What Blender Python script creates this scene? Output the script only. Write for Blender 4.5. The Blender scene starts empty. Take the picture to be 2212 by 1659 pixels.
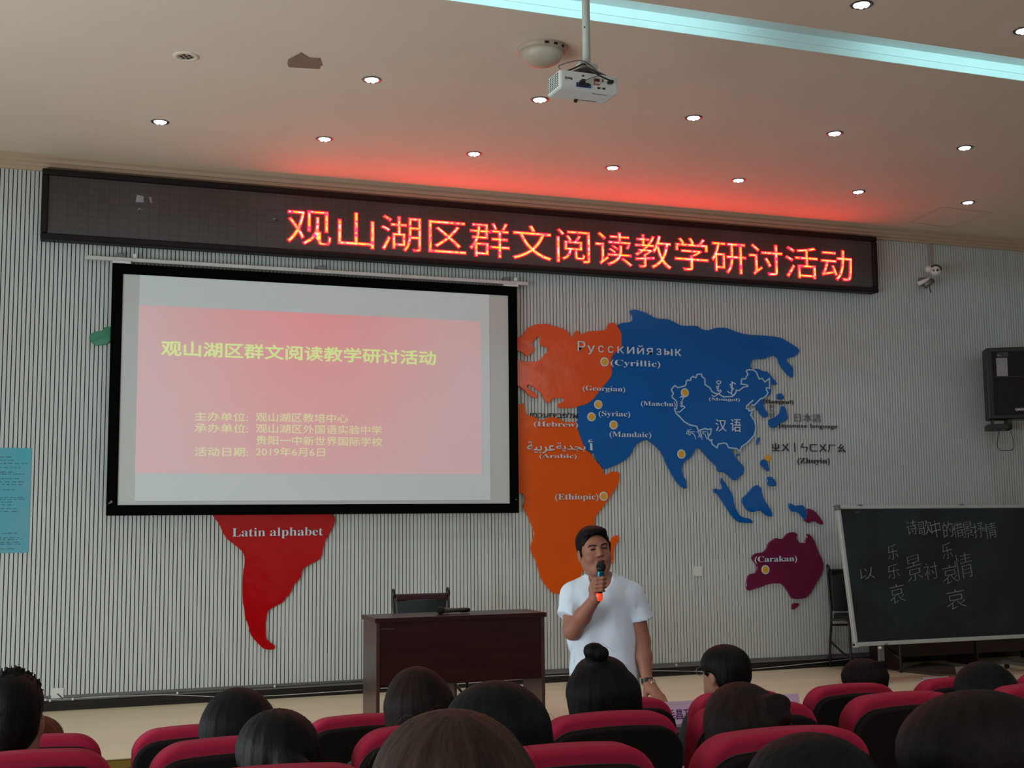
import bpy, math, random
import numpy as np
from mathutils import Vector, Matrix
random.seed(7)
PI = math.pi
S = bpy.context.scene
COL = S.collection
# ------------------------------------------------------------------ camera
F, YAW, PITCH, ROLL = 2710.20379, .353757941, .107730655, -.00885173506
cyw, syw = math.cos(YAW), math.sin(YAW)
FW = Vector((syw*math.cos(PITCH), cyw*math.cos(PITCH), math.sin(PITCH)))
R0 = Vector((cyw, -syw, 0)); U0 = R0.cross(FW)
RT = R0*math.cos(ROLL)+U0*math.sin(ROLL); UP = -R0*math.sin(ROLL)+U0*math.cos(ROLL)
CAM = Vector((0, 0, 1.72))
cd = bpy.data.cameras.new('camera'); cam = bpy.data.objects.new('camera', cd); COL.objects.link(cam)
cd.sensor_width = 36; cd.lens = F/2212*36; cd.clip_start = .05
cam.matrix_world = Matrix(((RT.x, UP.x, -FW.x, CAM.x), (RT.y, UP.y, -FW.y, CAM.y), (RT.z, UP.z, -FW.z, CAM.z), (0, 0, 0, 1)))
S.camera = cam
def ray(x, y): return FW+RT*((x-1106)/F)-UP*((y-829.5)/F)
def P(x, y, Y): v = ray(x, y); return CAM+v*(Y/v.y)          # point of the place seen at a pixel, on the upright plane y = Y
def PZ(x, y, Z): v = ray(x, y); return CAM+v*((Z-CAM.z)/v.z)  # the same on the level plane z = Z
# ------------------------------------------------------------------ world and light
wd = bpy.data.worlds.new('world'); S.world = wd; wd.use_nodes = True
wd.node_tree.nodes['Background'].inputs[0].default_value = (.62, .68, .72, 1)
wd.node_tree.nodes['Background'].inputs[1].default_value = .3
S.view_settings.view_transform = 'Standard'; S.view_settings.look = 'None'
S.view_settings.exposure = 0; S.view_settings.gamma = 1; S.view_settings.use_curve_mapping = False
def area(name, loc, rot, sx, sy, e, col):
    l = bpy.data.lights.new(name, 'AREA'); l.shape = 'RECTANGLE'; l.size = sx; l.size_y = sy; l.energy = e; l.color = col
    o = bpy.data.objects.new(name, l); COL.objects.link(o); o.location = loc; o.rotation_euler = rot; return o
area('window_daylight', (-3.3, 4.2, 1.5), (0, math.radians(-90), 0), 1.7, 7.0, 250, (.88, .98, 1.0))
area('rear_fill_light', (4.5, -1.6, 4.5), (math.radians(12), 0, 0), 9.0, 2.0, 150, (.95, .99, 1.0))  # unseen lamp added behind the camera to lift the general brightness
# ------------------------------------------------------------------ helpers
def lin(c):
    return tuple(((x/255)/12.92 if x/255 <= .04045 else ((x/255+.055)/1.055)**2.4) for x in c)+(1,)
def mat(name, rgb, rough=.5, metal=0, var=.08, scale=8, bump=0, bscale=60, stretch=(1, 1, 1), emit=0, coat=0, alpha=None, rgb2=None, contrast=.5, spec=None, bdist=.01, bdetail=4):
    m = bpy.data.materials.new(name); m.use_nodes = True; nt = m.node_tree; b = nt.nodes['Principled BSDF']
    c = lin(rgb); c2 = lin(rgb2) if rgb2 else tuple(max(0, x*(1-var)) for x in c[:3])+(1,)
    tc = nt.nodes.new('ShaderNodeTexCoord'); mp = nt.nodes.new('ShaderNodeMapping'); mp.inputs['Scale'].default_value = stretch
    nt.links.new(tc.outputs['Object'], mp.inputs['Vector'])
    n = nt.nodes.new('ShaderNodeTexNoise'); n.inputs['Scale'].default_value = scale; n.inputs['Detail'].default_value = 5
    nt.links.new(mp.outputs[0], n.inputs['Vector'])
    r = nt.nodes.new('ShaderNodeValToRGB'); r.color_ramp.elements[0].position = .5-contrast*.5+.1; r.color_ramp.elements[1].position = .5+contrast*.5-.1
    r.color_ramp.elements[0].color = c2; r.color_ramp.elements[1].color = c
    nt.links.new(n.outputs['Fac'], r.inputs[0]); nt.links.new(r.outputs[0], b.inputs['Base Color'])
    b.inputs['Roughness'].default_value = rough; b.inputs['Metallic'].default_value = metal
    if spec is not None: b.inputs['Specular IOR Level'].default_value = spec
    if coat: b.inputs['Coat Weight'].default_value = coat; b.inputs['Coat Roughness'].default_value = .12
    if emit:
        nt.links.new(r.outputs[0], b.inputs['Emission Color']); b.inputs['Emission Strength'].default_value = emit
    if bump:
        n2 = nt.nodes.new('ShaderNodeTexNoise'); n2.inputs['Scale'].default_value = bscale; n2.inputs['Detail'].default_value = bdetail
        nt.links.new(mp.outputs[0], n2.inputs['Vector'])
        bp = nt.nodes.new('ShaderNodeBump'); bp.inputs['Strength'].default_value = bump; bp.inputs['Distance'].default_value = bdist
        nt.links.new(n2.outputs['Fac'], bp.inputs['Height']); nt.links.new(bp.outputs[0], b.inputs['Normal'])
    if alpha is not None: b.inputs['Alpha'].default_value = alpha
    return m
def emat(name, rgb, s):
    m = bpy.data.materials.new(name); m.use_nodes = True; b = m.node_tree.nodes['Principled BSDF']
    b.inputs['Base Color'].default_value = lin(rgb); b.inputs['Emission Color'].default_value = lin(rgb); b.inputs['Emission Strength'].default_value = s
    return m
WL = {}
def put(o, parent=None, loc=None, world=True):
    COL.objects.link(o)
    if parent:
        o.parent = parent
        if world: o.location = -WL.get(parent.name, Vector()); WL[o.name] = Vector()
        elif loc is not None: o.location = loc
    else:
        if loc is not None: o.location = loc
        WL[o.name] = Vector(o.location)
    return o
def tag(o, label=None, cat=None, group=None, kind=None):
    if label: o['label'] = label
    if cat: o['category'] = cat
    if group: o['group'] = group
    if kind: o['kind'] = kind
    return o
def thing(name, loc, label=None, cat=None, group=None, kind=None, rz=0):
    o = bpy.data.objects.new(name, None); o.empty_display_size = .1
    put(o, None, Vector(loc)); o.rotation_euler.z = rz
    return tag(o, label, cat, group, kind)
def mobj(name, me, m, parent=None, world=True, loc=None, bevel=0, smooth=False, seg=2):
    if not me.materials:
        for q in (m if isinstance(m, (list, tuple)) else [m]): me.materials.append(q)
    if smooth: me.polygons.foreach_set('use_smooth', [True]*len(me.polygons))
    o = bpy.data.objects.new(name, me)
    if bevel:
        b = o.modifiers.new('bevel', 'BEVEL'); b.width = bevel; b.segments = seg; b.limit_method = 'ANGLE'; b.harden_normals = bool(smooth)
    return put(o, parent, loc, world)
class MB:
    def __init__(s): s.v = []; s.f = []; s.mi = []
    def add(s, vs, fs, mi=0):
        k = len(s.v); s.v += [tuple(x) for x in vs]; s.f += [tuple(i+k for i in q) for q in fs]; s.mi += [mi]*len(fs); return s
    def box(s, a, b, M=None, mi=0):
        x0, y0, z0 = a; x1, y1, z1 = b
        v = [Vector(q) for q in ((x0, y0, z0), (x1, y0, z0), (x1, y1, z0), (x0, y1, z0), (x0, y0, z1), (x1, y0, z1), (x1, y1, z1), (x0, y1, z1))]
        if M: v = [M @ q for q in v]
        return s.add(v, [(0, 3, 2, 1), (4, 5, 6, 7), (0, 1, 5, 4), (1, 2, 6, 5), (2, 3, 7, 6), (3, 0, 4, 7)], mi)
    def prism(s, pts, y0, y1, fn=None, mi=0):      # pts in (x,z), front at y0, back at y1
        n = len(pts); ar = sum(pts[i][0]*pts[(i+1) % n][1]-pts[(i+1) % n][0]*pts[i][1] for i in range(n))
        if ar < 0: pts = pts[::-1]
        v = [Vector((p[0], y0, p[1])) for p in pts]+[Vector((p[0], y1, p[1])) for p in pts]
        if fn: v = [fn(q) for q in v]
        return s.add(v, [tuple(range(n)), tuple(range(2*n-1, n-1, -1))]+[(i, i+n, (i+1) % n+n, (i+1) % n) for i in range(n)], mi)
    def cyl(s, a, b, r0, r1=None, n=16, mi=0, cap=True):
        a = Vector(a); b = Vector(b); r1 = r0 if r1 is None else r1; d = (b-a).normalized()
        t = d.orthogonal().normalized(); w = d.cross(t)
        v = [c+(t*math.cos(2*PI*i/n)+w*math.sin(2*PI*i/n))*r for c, r in ((a, r0), (b, r1)) for i in range(n)]
        f = [(i, (i+1) % n, (i+1) % n+n, i+n) for i in range(n)]
        if cap: f += [tuple(range(n-1, -1, -1)), tuple(range(n, 2*n))]
        return s.add(v, f, mi)
    def lathe(s, prof, c, n=24, mi=0, M=None):     # prof: (radius, z)
        c = Vector(c); v = []; f = []
        for r, z in prof:
            for i in range(n):
                q = Vector((r*math.cos(2*PI*i/n), r*math.sin(2*PI*i/n), z)); v.append(c+(M @ q if M else q))
        for k in range(len(prof)-1):
            for i in range(n): f.append((k*n+i, k*n+(i+1) % n, (k+1)*n+(i+1) % n, (k+1)*n+i))
        return s.add(v, f, mi)
    def tube(s, pts, r, n=8, mi=0):
        pts = [Vector(p) for p in pts]; v = []; f = []; prev = None
        for i, p in enumerate(pts):
            d = (pts[min(i+1, len(pts)-1)]-pts[max(i-1, 0)]).normalized()
            t = (prev-d*prev.dot(d)).normalized() if prev and (prev-d*prev.dot(d)).length > 1e-4 else d.orthogonal().normalized()
            prev = t; w = d.cross(t); rr = r[i] if isinstance(r, (list, tuple)) else r
            v += [p+(t*math.cos(2*PI*k/n)+w*math.sin(2*PI*k/n))*rr for k in range(n)]
        for i in range(len(pts)-1):
            for k in range(n): f.append((i*n+k, i*n+(k+1) % n, (i+1)*n+(k+1) % n, (i+1)*n+k))
        f += [tuple(range(n-1, -1, -1)), tuple(range((len(pts)-1)*n, len(pts)*n))]
        return s.add(v, f, mi)
    def ribbon(s, pts, w, y0, y1, mi=0):           # stroke in the x-z plane, built as short bars
        for (a, b) in zip(pts[:-1], pts[1:]):
            a = Vector(a); b = Vector(b); d = b-a
            if d.length < 1e-6: continue
            d.normalize(); n = Vector((-d.y, d.x))*w/2; e = d*w*.35
            q = [a-e-n, b+e-n, b+e+n, a-e+n]
            s.prism([(k.x, k.y) for k in q], y0-(len(s.f) % 18)*.00006, y1, mi=mi)
        return s
    def build(s, name, m, parent=None, **k):
        me = bpy.data.meshes.new(name); me.from_pydata(s.v, [], s.f)
        o = mobj(name, me, m, parent, **k)
        if any(s.mi): me.polygons.foreach_set('material_index', s.mi)
        me.update(); return o
def smooth_pts(p, it=1):
    for _ in range(it):
        q = []
        for i in range(len(p)):
            a, b = Vector(p[i]), Vector(p[(i+1) % len(p)]); q += [a*.75+b*.25, a*.25+b*.75]
        p = q
    return [tuple(x) for x in p]
def curve_pts(p, n=6):                             # Catmull-Rom through the points
    p = [Vector(q) for q in p]; out = []
    for i in range(len(p)-1):
        a, b, c, d = p[max(i-1, 0)], p[i], p[i+1], p[min(i+2, len(p)-1)]
        for k in range(n):
            t = k/n; out.append(.5*((2*b)+(c-a)*t+(2*a-5*b+4*c-d)*t*t+(3*b-a-3*c+d)*t**3))
    return out+[p[-1]]
def copy_tree(o, parent=None):
    c = o.copy(); COL.objects.link(c); c.parent = parent
    for ch in list(o.children): copy_tree(ch, c)
    return c
def boldify(me, co, d):                            # several slightly shifted copies of the letters, one mesh
    n = len(co); fs = [tuple(p.vertices) for p in me.polygons]; V = []; Fc = []
    for i, (dx, dz) in enumerate(((0, 0), (d, 0), (-d, 0), (0, d), (0, -d))):
        c = co.copy(); c[:, 0] += dx; c[:, 1] += dz; c[:, 2] += i*.02; V.append(c); Fc += [tuple(k+i*n for k in f) for f in fs]
    me2 = bpy.data.meshes.new('lettering'); V = np.concatenate(V); me2.from_pydata(V.tolist(), [], Fc); return me2, V
# lettering: glyph outlines from Blender's built-in typeface, turned into thin solid letters
_tc = {}
def glyphs(body, extrude=0., offset=0., space=1.):
    c = bpy.data.curves.new('lettering', 'FONT'); c.body = body; c.extrude = extrude; c.offset = offset; c.space_character = space; c.resolution_u = 3
    o = bpy.data.objects.new('lettering', c); COL.objects.link(o); bpy.context.view_layer.update()
    me = bpy.data.meshes.new_from_object(o.evaluated_get(bpy.context.evaluated_depsgraph_get()))
    bpy.data.objects.remove(o); bpy.data.curves.remove(c); me.materials.clear()
    n = len(me.vertices); co = np.empty(n*3, 'f'); me.vertices.foreach_get('co', co); co = co.reshape(-1, 3)
    par = list(range(n))                            # overlapping strokes of one letter lie a hair apart, so that they never share a plane
    def root(i):
        while par[i] != i: par[i] = par[par[i]]; i = par[i]
        return i
    for e in me.edges: a, b = root(e.vertices[0]), root(e.vertices[1]); par[a] = b
    ids = {}; sh = np.array([ids.setdefault(root(i), len(ids)) for i in range(n)], 'f')
    if extrude: co[:, 2] -= (sh % 7)*.03
    return me, co
def text(name, body, bl, br, hpx, Y, m, parent, mode='cap', th=.004, offset=0., space=1., fn=None, rot180=False, world=True, bold=0):
    """bl, br: pixels of the baseline's (mode cap) or the box's (mode box) two lower corners; hpx: height at the left in pixels"""
    a = P(bl[0], bl[1], Y); b = P(br[0], br[1], Y); t = P(bl[0], bl[1]-hpx, Y)
    me, co = glyphs(body, 0.5, offset, space)
    if bold: me, co = boldify(me, co, bold)
    x0, x1 = co[:, 0].min(), co[:, 0].max(); z0, z1 = (co[:, 1].min(), co[:, 1].max()) if mode == 'box' else (0., .70)
    u = (co[:, 0]-x0)/(x1-x0); w = (co[:, 1]-z0)/(z1-z0)
    if rot180: u, w = 1-u, 1-w
    out = np.empty_like(co); zz = (a.z+b.z)/2; h = t.z-a.z
    if fn: zz = a.z
    out[:, 0] = a.x+u*(b.x-a.x); out[:, 1] = Y+co[:, 2]*th; out[:, 2] = zz+w*h+(u*(b.z-a.z) if fn else 0)
    if fn:
        for i in range(len(out)): out[i] = fn(Vector([float(q) for q in out[i]]))
    me.vertices.foreach_set('co', out.ravel()); me.update()
    return mobj(name, me, m, parent, world=world)
MBOLD = lambda s: ''.join(chr(0x1D400+ord(c)-65) if 'A' <= c <= 'Z' else chr(0x1D41A+ord(c)-97) if 'a' <= c <= 'z' else c for c in s)
# ------------------------------------------------------------------ materials
M_slat = mat('slat_board', (204, 212, 210), .55, var=.10, scale=3, stretch=(6, 1, .5), bump=.05)
M_back = mat('groove_dark', (22, 22, 22), .8)
M_black = mat('baseboard_black', (20, 19, 19), .35)
M_strip = mat('grey_metal', (120, 122, 122), .4, metal=.4)
M_ceil = mat('ceiling_paint', (234, 220, 203), .85, var=.03, scale=2)
M_corn = mat('cornice_paint', (196, 174, 150), .7, var=.05)
M_stage = mat('stage_laminate', (238, 226, 190), .38, var=.10, scale=1.6, stretch=(.6, 3, 1))
M_floor = mat('floor_stone', (128, 118, 104), .4, var=.1, scale=3)
M_nose = mat('brass_nosing', (150, 122, 52), .4, metal=.6)
M_white = mat('white_plastic', (222, 226, 224), .4, var=.03)
M_wallp = mat('side_wall_paint', (206, 200, 190), .8, var=.03)
M_silver = mat('brushed_aluminium', (205, 205, 202), .35, metal=.25, var=.1, scale=20)
M_cable = mat('dark_cable', (40, 38, 36), .5)
M_blackp = mat('black_plastic', (16, 17, 17), .42, var=.1)
M_red = mat('crimson_fabric', (168, 20, 60), .97, var=.10, scale=3, bump=.15, bscale=500)
M_seatback = mat('seat_back_shell', (17, 10, 11), .75, var=.2, scale=4, spec=.2)
M_wood = mat('mahogany_veneer', (50, 15, 15), .3, var=.35, scale=3, stretch=(1, 1, 9), bump=.03)
M_woodside = mat('mahogany_sheen', (72, 50, 48), .25, var=.15, scale=3, stretch=(1, 1, 5))  # greyed mahogany: the reflection on the desk's side is put into its colour
M_leather = mat('black_leather', (26, 38, 44), .4, var=.15, bump=.1, bscale=120)
M_tube = mat('black_tube', (24, 22, 22), .3, var=.1)
# ------------------------------------------------------------------ room shell
YW = 10.4; ZS = .30; ZC = 4.62; DROP = .012
w = MB().box((-3.4, YW+DROP, 0), (12.2, YW+.25, 4.8)).build('wall_back', M_back); tag(w, kind='structure')
x_ref = P(68.8, 1180, YW).x; PT = .032; GR = .0070
zt0, zt1 = .415, 4.505
sl = MB().box((GR/2, YW, zt0), (PT-GR/2, YW+DROP+.002, zt1)).build('slat', M_slat, w)
k0 = int((-.50-x_ref)/PT)
me_sl = sl.data; sl.location.x = x_ref+k0*PT-WL['wall_back'].x
for k in range(1, 300):
    o = bpy.data.objects.new('slat', me_sl); COL.objects.link(o); o.parent = w; o.location = sl.location.copy(); o.location.x += k*PT
mb = MB()
for k in list(range(-90, 0))+list(range(300, 365)):
    x = x_ref+(k0+k)*PT; mb.box((x+GR/2, YW, zt0), (x+PT-GR/2, YW+DROP+.002, zt1))
o = mb.build('slat_strip', M_slat, w); o['kind'] = 'stuff'
# the short horizontal joints between slat boards
b = MB()
b.box((-3.4, YW-.012, ZS), (12.2, YW+DROP, .375)); b.box((-3.4, YW-.02, ZS), (12.2, YW-.012, .325)); b.box((-3.4, YW-.017, .345), (12.2, YW-.012, .365))
bb = b.build('baseboard_back', M_black); tag(bb, kind='structure')
MB().box((-3.4, YW-.02, .375), (12.2, YW+DROP, .395)).box((-3.4, YW-.008, .395), (12.2, YW+DROP, .415)).build('metal_strip', M_strip, bb)
# cornice
pr = [(0, 4.50), (-.03, 4.50), (-.03, 4.525), (-.045, 4.53), (-.045, 4.555), (-.06, 4.56), (-.06, 4.585), (-.085, 4.60), (-.085, 4.62), (0, 4.62)]
v = []; n = len(pr)
c = MB(); c.add([(-3.4, YW+DROP+y if y == 0 else YW+y, z) for y, z in pr]+[(12.2, YW+DROP+y if y == 0 else YW+y, z) for y, z in pr],
      [tuple(range(n)), tuple(range(2*n-1, n-1, -1))]+[(i, i+n, (i+1) % n+n, (i+1) % n) for i in range(n)])
tr = c.build('trim_1', M_corn); tag(tr, kind='structure')
# ceiling with light trough
y_far, y_near = 6.47, 6.135
ce = MB().box((-3.4, y_far, ZC), (12.2, YW+.2, ZC+.02)).box((-3.4, -3.2, ZC), (12.2, y_near, ZC+.02)).build('ceiling', M_ceil); tag(ce, kind='structure')
M_cove = mat('cove_paint', (226, 238, 238), .7, var=.02)
tg = MB().box((-3.4, y_far-.006, ZC+.001), (12.2, y_far+.04, ZC+.14)).box((-3.4, y_near-.26, ZC+.105), (12.2, y_far, ZC+.14)).box((-3.4, y_near-.28, ZC+.02), (12.2, y_near-.26, ZC+.14))
tg.box((-3.4, y_far-.012, ZC+.046), (12.2, y_far-.006, ZC+.050))
tr2 = tg.build('trim_2', M_cove); tag(tr2, kind='structure')
fl = MB().box((-3.4, -3.2, -.1), (12.2, YW+.2, 0)).build('floor', M_floor); tag(fl, kind='structure')
for k, (y, z) in enumerate(((3.1, .142), (2.15, .243), (.2, .40))):   # tiers under the rows of seats
    MB().box((-3.4, -3.2, z-.15 if k else 0), (12.2, y+.85, z)).build('floor_tier', M_floor, fl)
YE = 8.09
st = MB().box((-3.4, YE+.02, .0), (12.2, YW+DROP, ZS)).build('floor_stage', M_stage); tag(st, kind='structure')
MB().box((-3.4, YE, .255), (12.2, YE+.02, ZS+.003)).box((-3.4, YE, ZS), (12.2, YE+.035, ZS+.004)).build('nosing', M_nose, st)
MB().box((-3.4, YE+.005, 0), (12.2, YE+.02, .255)).build('riser', M_wood, st)
for nm, a, bx in (('wall_left', (-3.6, -3.2, 0), (-3.4, YW+.2, 5.0)), ('wall_right', (12.2, -3.2, 0), (12.4, YW+.2, 5.0)), ('wall_rear', (-3.6, -3.4, 0), (12.4, -3.2, 5.0))):
    tag(MB().box(a, bx).build(nm, M_wallp), kind='structure')
# ------------------------------------------------------------------ lit tubes in the trough
M_led = emat('cove_led', (188, 240, 246), 19)
for i, (xa, xb, lb) in enumerate(((-3.2, PZ(1600, 90, ZC).x, 'lit cyan white strip light in the ceiling trough above the projector'), (PZ(1905, 100, ZC).x, 11.8, 'lit cyan white strip light in the ceiling trough past the dark gap'))):
    t = thing('strip_light', ((xa+xb)/2, y_near-.11, ZC+.02), lb, 'light', 'strip lights in the ceiling trough')
    MB().cyl((xa, y_near-.11, ZC+.052), (xb, y_near-.11, ZC+.052), .012, n=8).build('tube', M_led, t)
    MB().box((xa, y_near-.13, ZC+.02), (xb, y_near-.09, ZC+.04)).build('holder', M_white, t)
# ------------------------------------------------------------------ LED sign
M_face = mat('sign_face', (74, 66, 64), .35, var=.12, scale=2)
nt = M_face.node_tree; bs = nt.nodes['Principled BSDF']
tc = nt.nodes.new('ShaderNodeTexCoord'); sw = nt.nodes.new('ShaderNodeSeparateXYZ'); cb = nt.nodes.new('ShaderNodeCombineXYZ')
nt.links.new(tc.outputs['Object'], sw.inputs[0]); nt.links.new(sw.outputs[0], cb.inputs[0]); nt.links.new(sw.outputs[2], cb.inputs[1])
br = nt.nodes.new('ShaderNodeTexBrick'); br.offset = 0; br.inputs['Scale'].default_value = 1; br.inputs['Brick Width'].default_value = .078; br.inputs['Row Height'].default_value = .056
br.inputs['Mortar Size'].default_value = .0035; br.inputs['Mortar Smooth'].default_value = .6
br.inputs['Color1'].default_value = (1, 1, 1, 1); br.inputs['Color2'].default_value = (.86, .86, .86, 1); br.inputs['Mortar'].default_value = (.55, .55, .55, 1)
nt.links.new(cb.outputs[0], br.inputs['Vector'])
mx = nt.nodes.new('ShaderNodeMix'); mx.data_type = 'RGBA'; mx.blend_type = 'MULTIPLY'; mx.inputs[0].default_value = 1
rmp = [q for q in nt.nodes if q.type == 'VALTORGB'][0]
nt.links.new(rmp.outputs[0], mx.inputs[6]); nt.links.new(br.outputs[0], mx.inputs[7]); nt.links.new(mx.outputs[2], bs.inputs['Base Color'])
YS = YW-.11
a = P(90, 362, YS); b_ = P(1895, 512, YS); c_ = P(88, 517, YS); d_ = P(1896, 632, YS)
sx0, sx1 = (a.x+c_.x)/2, (b_.x+d_.x)/2; sz1, sz0 = (a.z+b_.z)/2, (c_.z+d_.z)/2
sg = thing('led_sign', ((sx0+sx1)/2, YW, sz0), 'long black-framed LED display with red Chinese characters under the cornice', 'sign')
def frame_bars(x0, x1, z0, z1, wd_, yf, yb):
    m = MB(); m.box((x0, yf, z0), (x1, yb, z0+wd_)).box((x0, yf, z1-wd_), (x1, yb, z1)); m.box((x0, yf, z0+wd_), (x0+wd_, yb, z1-wd_)).box((x1-wd_, yf, z0+wd_), (x1, yb, z1-wd_)); return m
M_frame = mat('sign_frame', (24, 19, 18), .5, spec=.25)
frame_bars(sx0, sx1, sz0, sz1, .052, YS-.012, YW).build('frame', M_frame, sg, bevel=.012)
MB().box((sx0+.05, YS+.012, sz0+.05), (sx1-.05, YW-.01, sz1-.05)).build('panel', M_face, sg)
M_glow = emat('led_red', (255, 10, 26), 8)
M_core = bpy.data.materials.new('led_pixels'); M_core.use_nodes = True; nt = M_core.node_tree; bs = nt.nodes['Principled BSDF']
tc = nt.nodes.new('ShaderNodeTexCoord'); vo = nt.nodes.new('ShaderNodeTexVoronoi'); vo.inputs['Scale'].default_value = 42
nt.links.new(tc.outputs['Object'], vo.inputs['Vector']); rp = nt.nodes.new('ShaderNodeValToRGB'); rp.color_ramp.interpolation = 'CONSTANT'
sp = nt.nodes.new('ShaderNodeSeparateColor'); nt.links.new(vo.outputs['Color'], sp.inputs[0]); nt.links.new(sp.outputs[0], rp.inputs[0])
e = rp.color_ramp.elements; e[0].position = 0; e[0].color = (1, .062, .012, 1); e[1].position = .28; e[1].color = (1, .05, .002, 1)
for p_, c in ((.45, (1, .02, .012, 1)), (.62, (1, .06, .05, 1)), (.76, (1, .006, .02, 1)), (.88, (1, .05, .004, 1))):
    q = e.new(p_); q.color = c
nt.links.new(rp.outputs[0], bs.inputs['Emission Color']); bs.inputs['Emission Strength'].default_value = 14
bs.inputs['Base Color'].default_value = (.3, .01, .01, 1)
chars = '观山湖区群文阅读教学研讨活动'
yt = YS+.008
a0 = P(616, 523, yt); a1 = P(1846, 612, yt)
h0 = P(616, 437, yt).z-a0.z
cw = (a1.x-a0.x)/14; zb = (a0.z+a1.z)/2
for i, chh in enumerate(chars):
    for lay, (off, y, m) in enumerate(((.003, yt, M_glow), (-.015, yt-.004, M_core))):
        me, co = glyphs(chh, .5, off)
        out = np.empty_like(co); out[:, 0] = a0.x+(i+co[:, 0])*cw; out[:, 1] = y+co[:, 2]*.004; out[:, 2] = zb+(co[:, 1]+.085)*h0*1.0
        me.vertices.foreach_set('co', out.ravel()); me.update()
        if lay == 0: par = mobj('character', me, m, sg)
        else: mobj('lit_stroke', me, m, par)
M_film = mat('clear_film', (150, 150, 150), .2, var=.3)
for q in ([(296, 420), (310, 423), (311, 437), (293, 436)], [(301, 448), (309, 454), (303, 451), (296, 454)], [(322, 425), (327, 425), (328, 438), (325, 437)], [(591, 470), (604, 476), (598, 473), (590, 475)], [(1345, 520), (1352, 523), (1350, 528), (1343, 527)]):
    MB().prism([(P(x, y, YS).x, P(x, y, YS).z) for x, y in q], YS+.009, YS+.012).build('film_scrap', M_film, sg)
# ------------------------------------------------------------------ projection screen
Yp = YW-.075
c4 = [P(243, 569, Yp), P(1117, 620, Yp), P(1119, 1108, Yp), P(229, 1114, Yp)]
px0, px1 = (c4[0].x+c4[3].x)/2, (c4[1].x+c4[2].x)/2; pz1, pz0 = (c4[0].z+c4[1].z)/2, (c4[2].z+c4[3].z)/2
ps = thing('projection_screen', ((px0+px1)/2, YW, pz0), 'wide black-bordered projection screen showing a pink slide, covering much of the map', 'screen')
M_bord = mat('screen_border', (3, 3, 3), .95, spec=.08); 
M_scr = mat('screen_cloth', (206, 212, 212), .8, var=.02, scale=1)
frame_bars(px0, px1, pz0, pz1, .082, Yp-.012, Yp+.03).build('border', M_bord, ps, bevel=.004)
MB().box((px0+.06, Yp, pz0+.06), (px1-.06, Yp+.02, pz1-.06)).build('cloth', M_scr, ps)
def rect_px(p, Y):
    q = [P(x, y, Y) for x, y in p]; return (q[0].x+q[3].x)/2, (q[1].x+q[2].x)/2, (q[2].z+q[3].z)/2, (q[0].z+q[1].z)/2
def light_mat(name, rgb, base, s):
    m = mat(name, base, .8, var=.01); b = m.node_tree.nodes['Principled BSDF']; b.inputs['Emission Color'].default_value = lin(rgb); b.inputs['Emission Strength'].default_value = s
    for l in list(m.node_tree.links):
        if l.to_socket == b.inputs['Emission Color']: m.node_tree.links.remove(l)
    return m
X = rect_px([(297, 592), (1059, 634), (1057, 1080), (297, 1082)], Yp)
MB().box((X[0], Yp-.0035, X[2]), (X[1], Yp, X[3])).build('projected_light', light_mat('projector_white', (168, 190, 198), (206, 212, 212), .19), ps)
X = rect_px([(296, 657), (1040, 696), (1038, 1023), (296, 1024)], Yp)
M_slide = bpy.data.materials.new('projected_slide'); M_slide.use_nodes = True; nt = M_slide.node_tree; bs = nt.nodes['Principled BSDF']
tc = nt.nodes.new('ShaderNodeTexCoord'); mp = nt.nodes.new('ShaderNodeMapping'); nt.links.new(tc.outputs['Object'], mp.inputs[0])
ccx = X[0]+(X[1]-X[0])*.48; mp.inputs['Location'].default_value = (-ccx, 0, -(X[3]+.02)); 
mp2 = nt.nodes.new('ShaderNodeMapping'); mp2.inputs['Scale'].default_value = (.75, 0, .5); nt.links.new(mp.outputs[0], mp2.inputs[0])
gr = nt.nodes.new('ShaderNodeTexGradient'); gr.gradient_type = 'SPHERICAL'; nt.links.new(mp2.outputs[0], gr.inputs[0])
rp = nt.nodes.new('ShaderNodeValToRGB'); rp.color_ramp.elements[0].color = lin((206, 164, 168)); rp.color_ramp.elements[1].color = lin((240, 112, 118)); rp.color_ramp.elements[1].position = .9
nt.links.new(gr.outputs[0], rp.inputs[0]); nt.links.new(rp.outputs[0], bs.inputs['Emission Color']); bs.inputs['Emission Strength'].default_value = .40
bs.inputs['Base Color'].default_value = lin((198, 176, 178)); bs.inputs['Roughness'].default_value = .8
slide = MB().box((X[0], Yp-.006, X[2]), (X[1], Yp-.0035, X[3])).build('slide', M_slide, ps)
M_ty = light_mat('slide_yellow', (205, 232, 95), (206, 212, 190), .48); M_ty2 = light_mat('slide_cream', (226, 222, 130), (206, 206, 196), .40)
Yt = Yp-.0065
text('slide_title', chars, (347.5, 769), (942, 789), 34, Yt, M_ty, slide, 'box', .001, bold=.022)
for k, (t, l, r_, y) in enumerate((('主办单位:', 420, 536, 910), ('承办单位:', 420, 536, 935), ('活动日期:', 420, 536, 986))):
    text('slide_line', t, (l, y), (r_, y-.2), 20, Yt, M_ty2, slide, 'box', .001, bold=.010)
for t, l, r_, y, y2 in (('观山湖区教培中心', 552.5, 752, 911.5, 913), ('观山湖区外国语实验中学', 552.5, 825, 936.5, 938), ('贵阳一中新世界国际学校', 553, 826, 962, 963), ('2019年6月6日', 552, 702, 986, 986)):
    text('slide_line', t, (l, y), (r_, y2), 20, Yt, M_ty2, slide, 'box', .001, bold=.010)
for q in ((240, 1084, 3), (236, 1087, 2), (1115, 1079, 2)):     # scuffs on the border
    p = P(q[0], q[1], Yp-.012); MB().cyl((p.x, Yp-.014, p.z), (p.x, Yp-.012, p.z), .0035*q[2], n=8).build('scuff', M_strip, ps)
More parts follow.
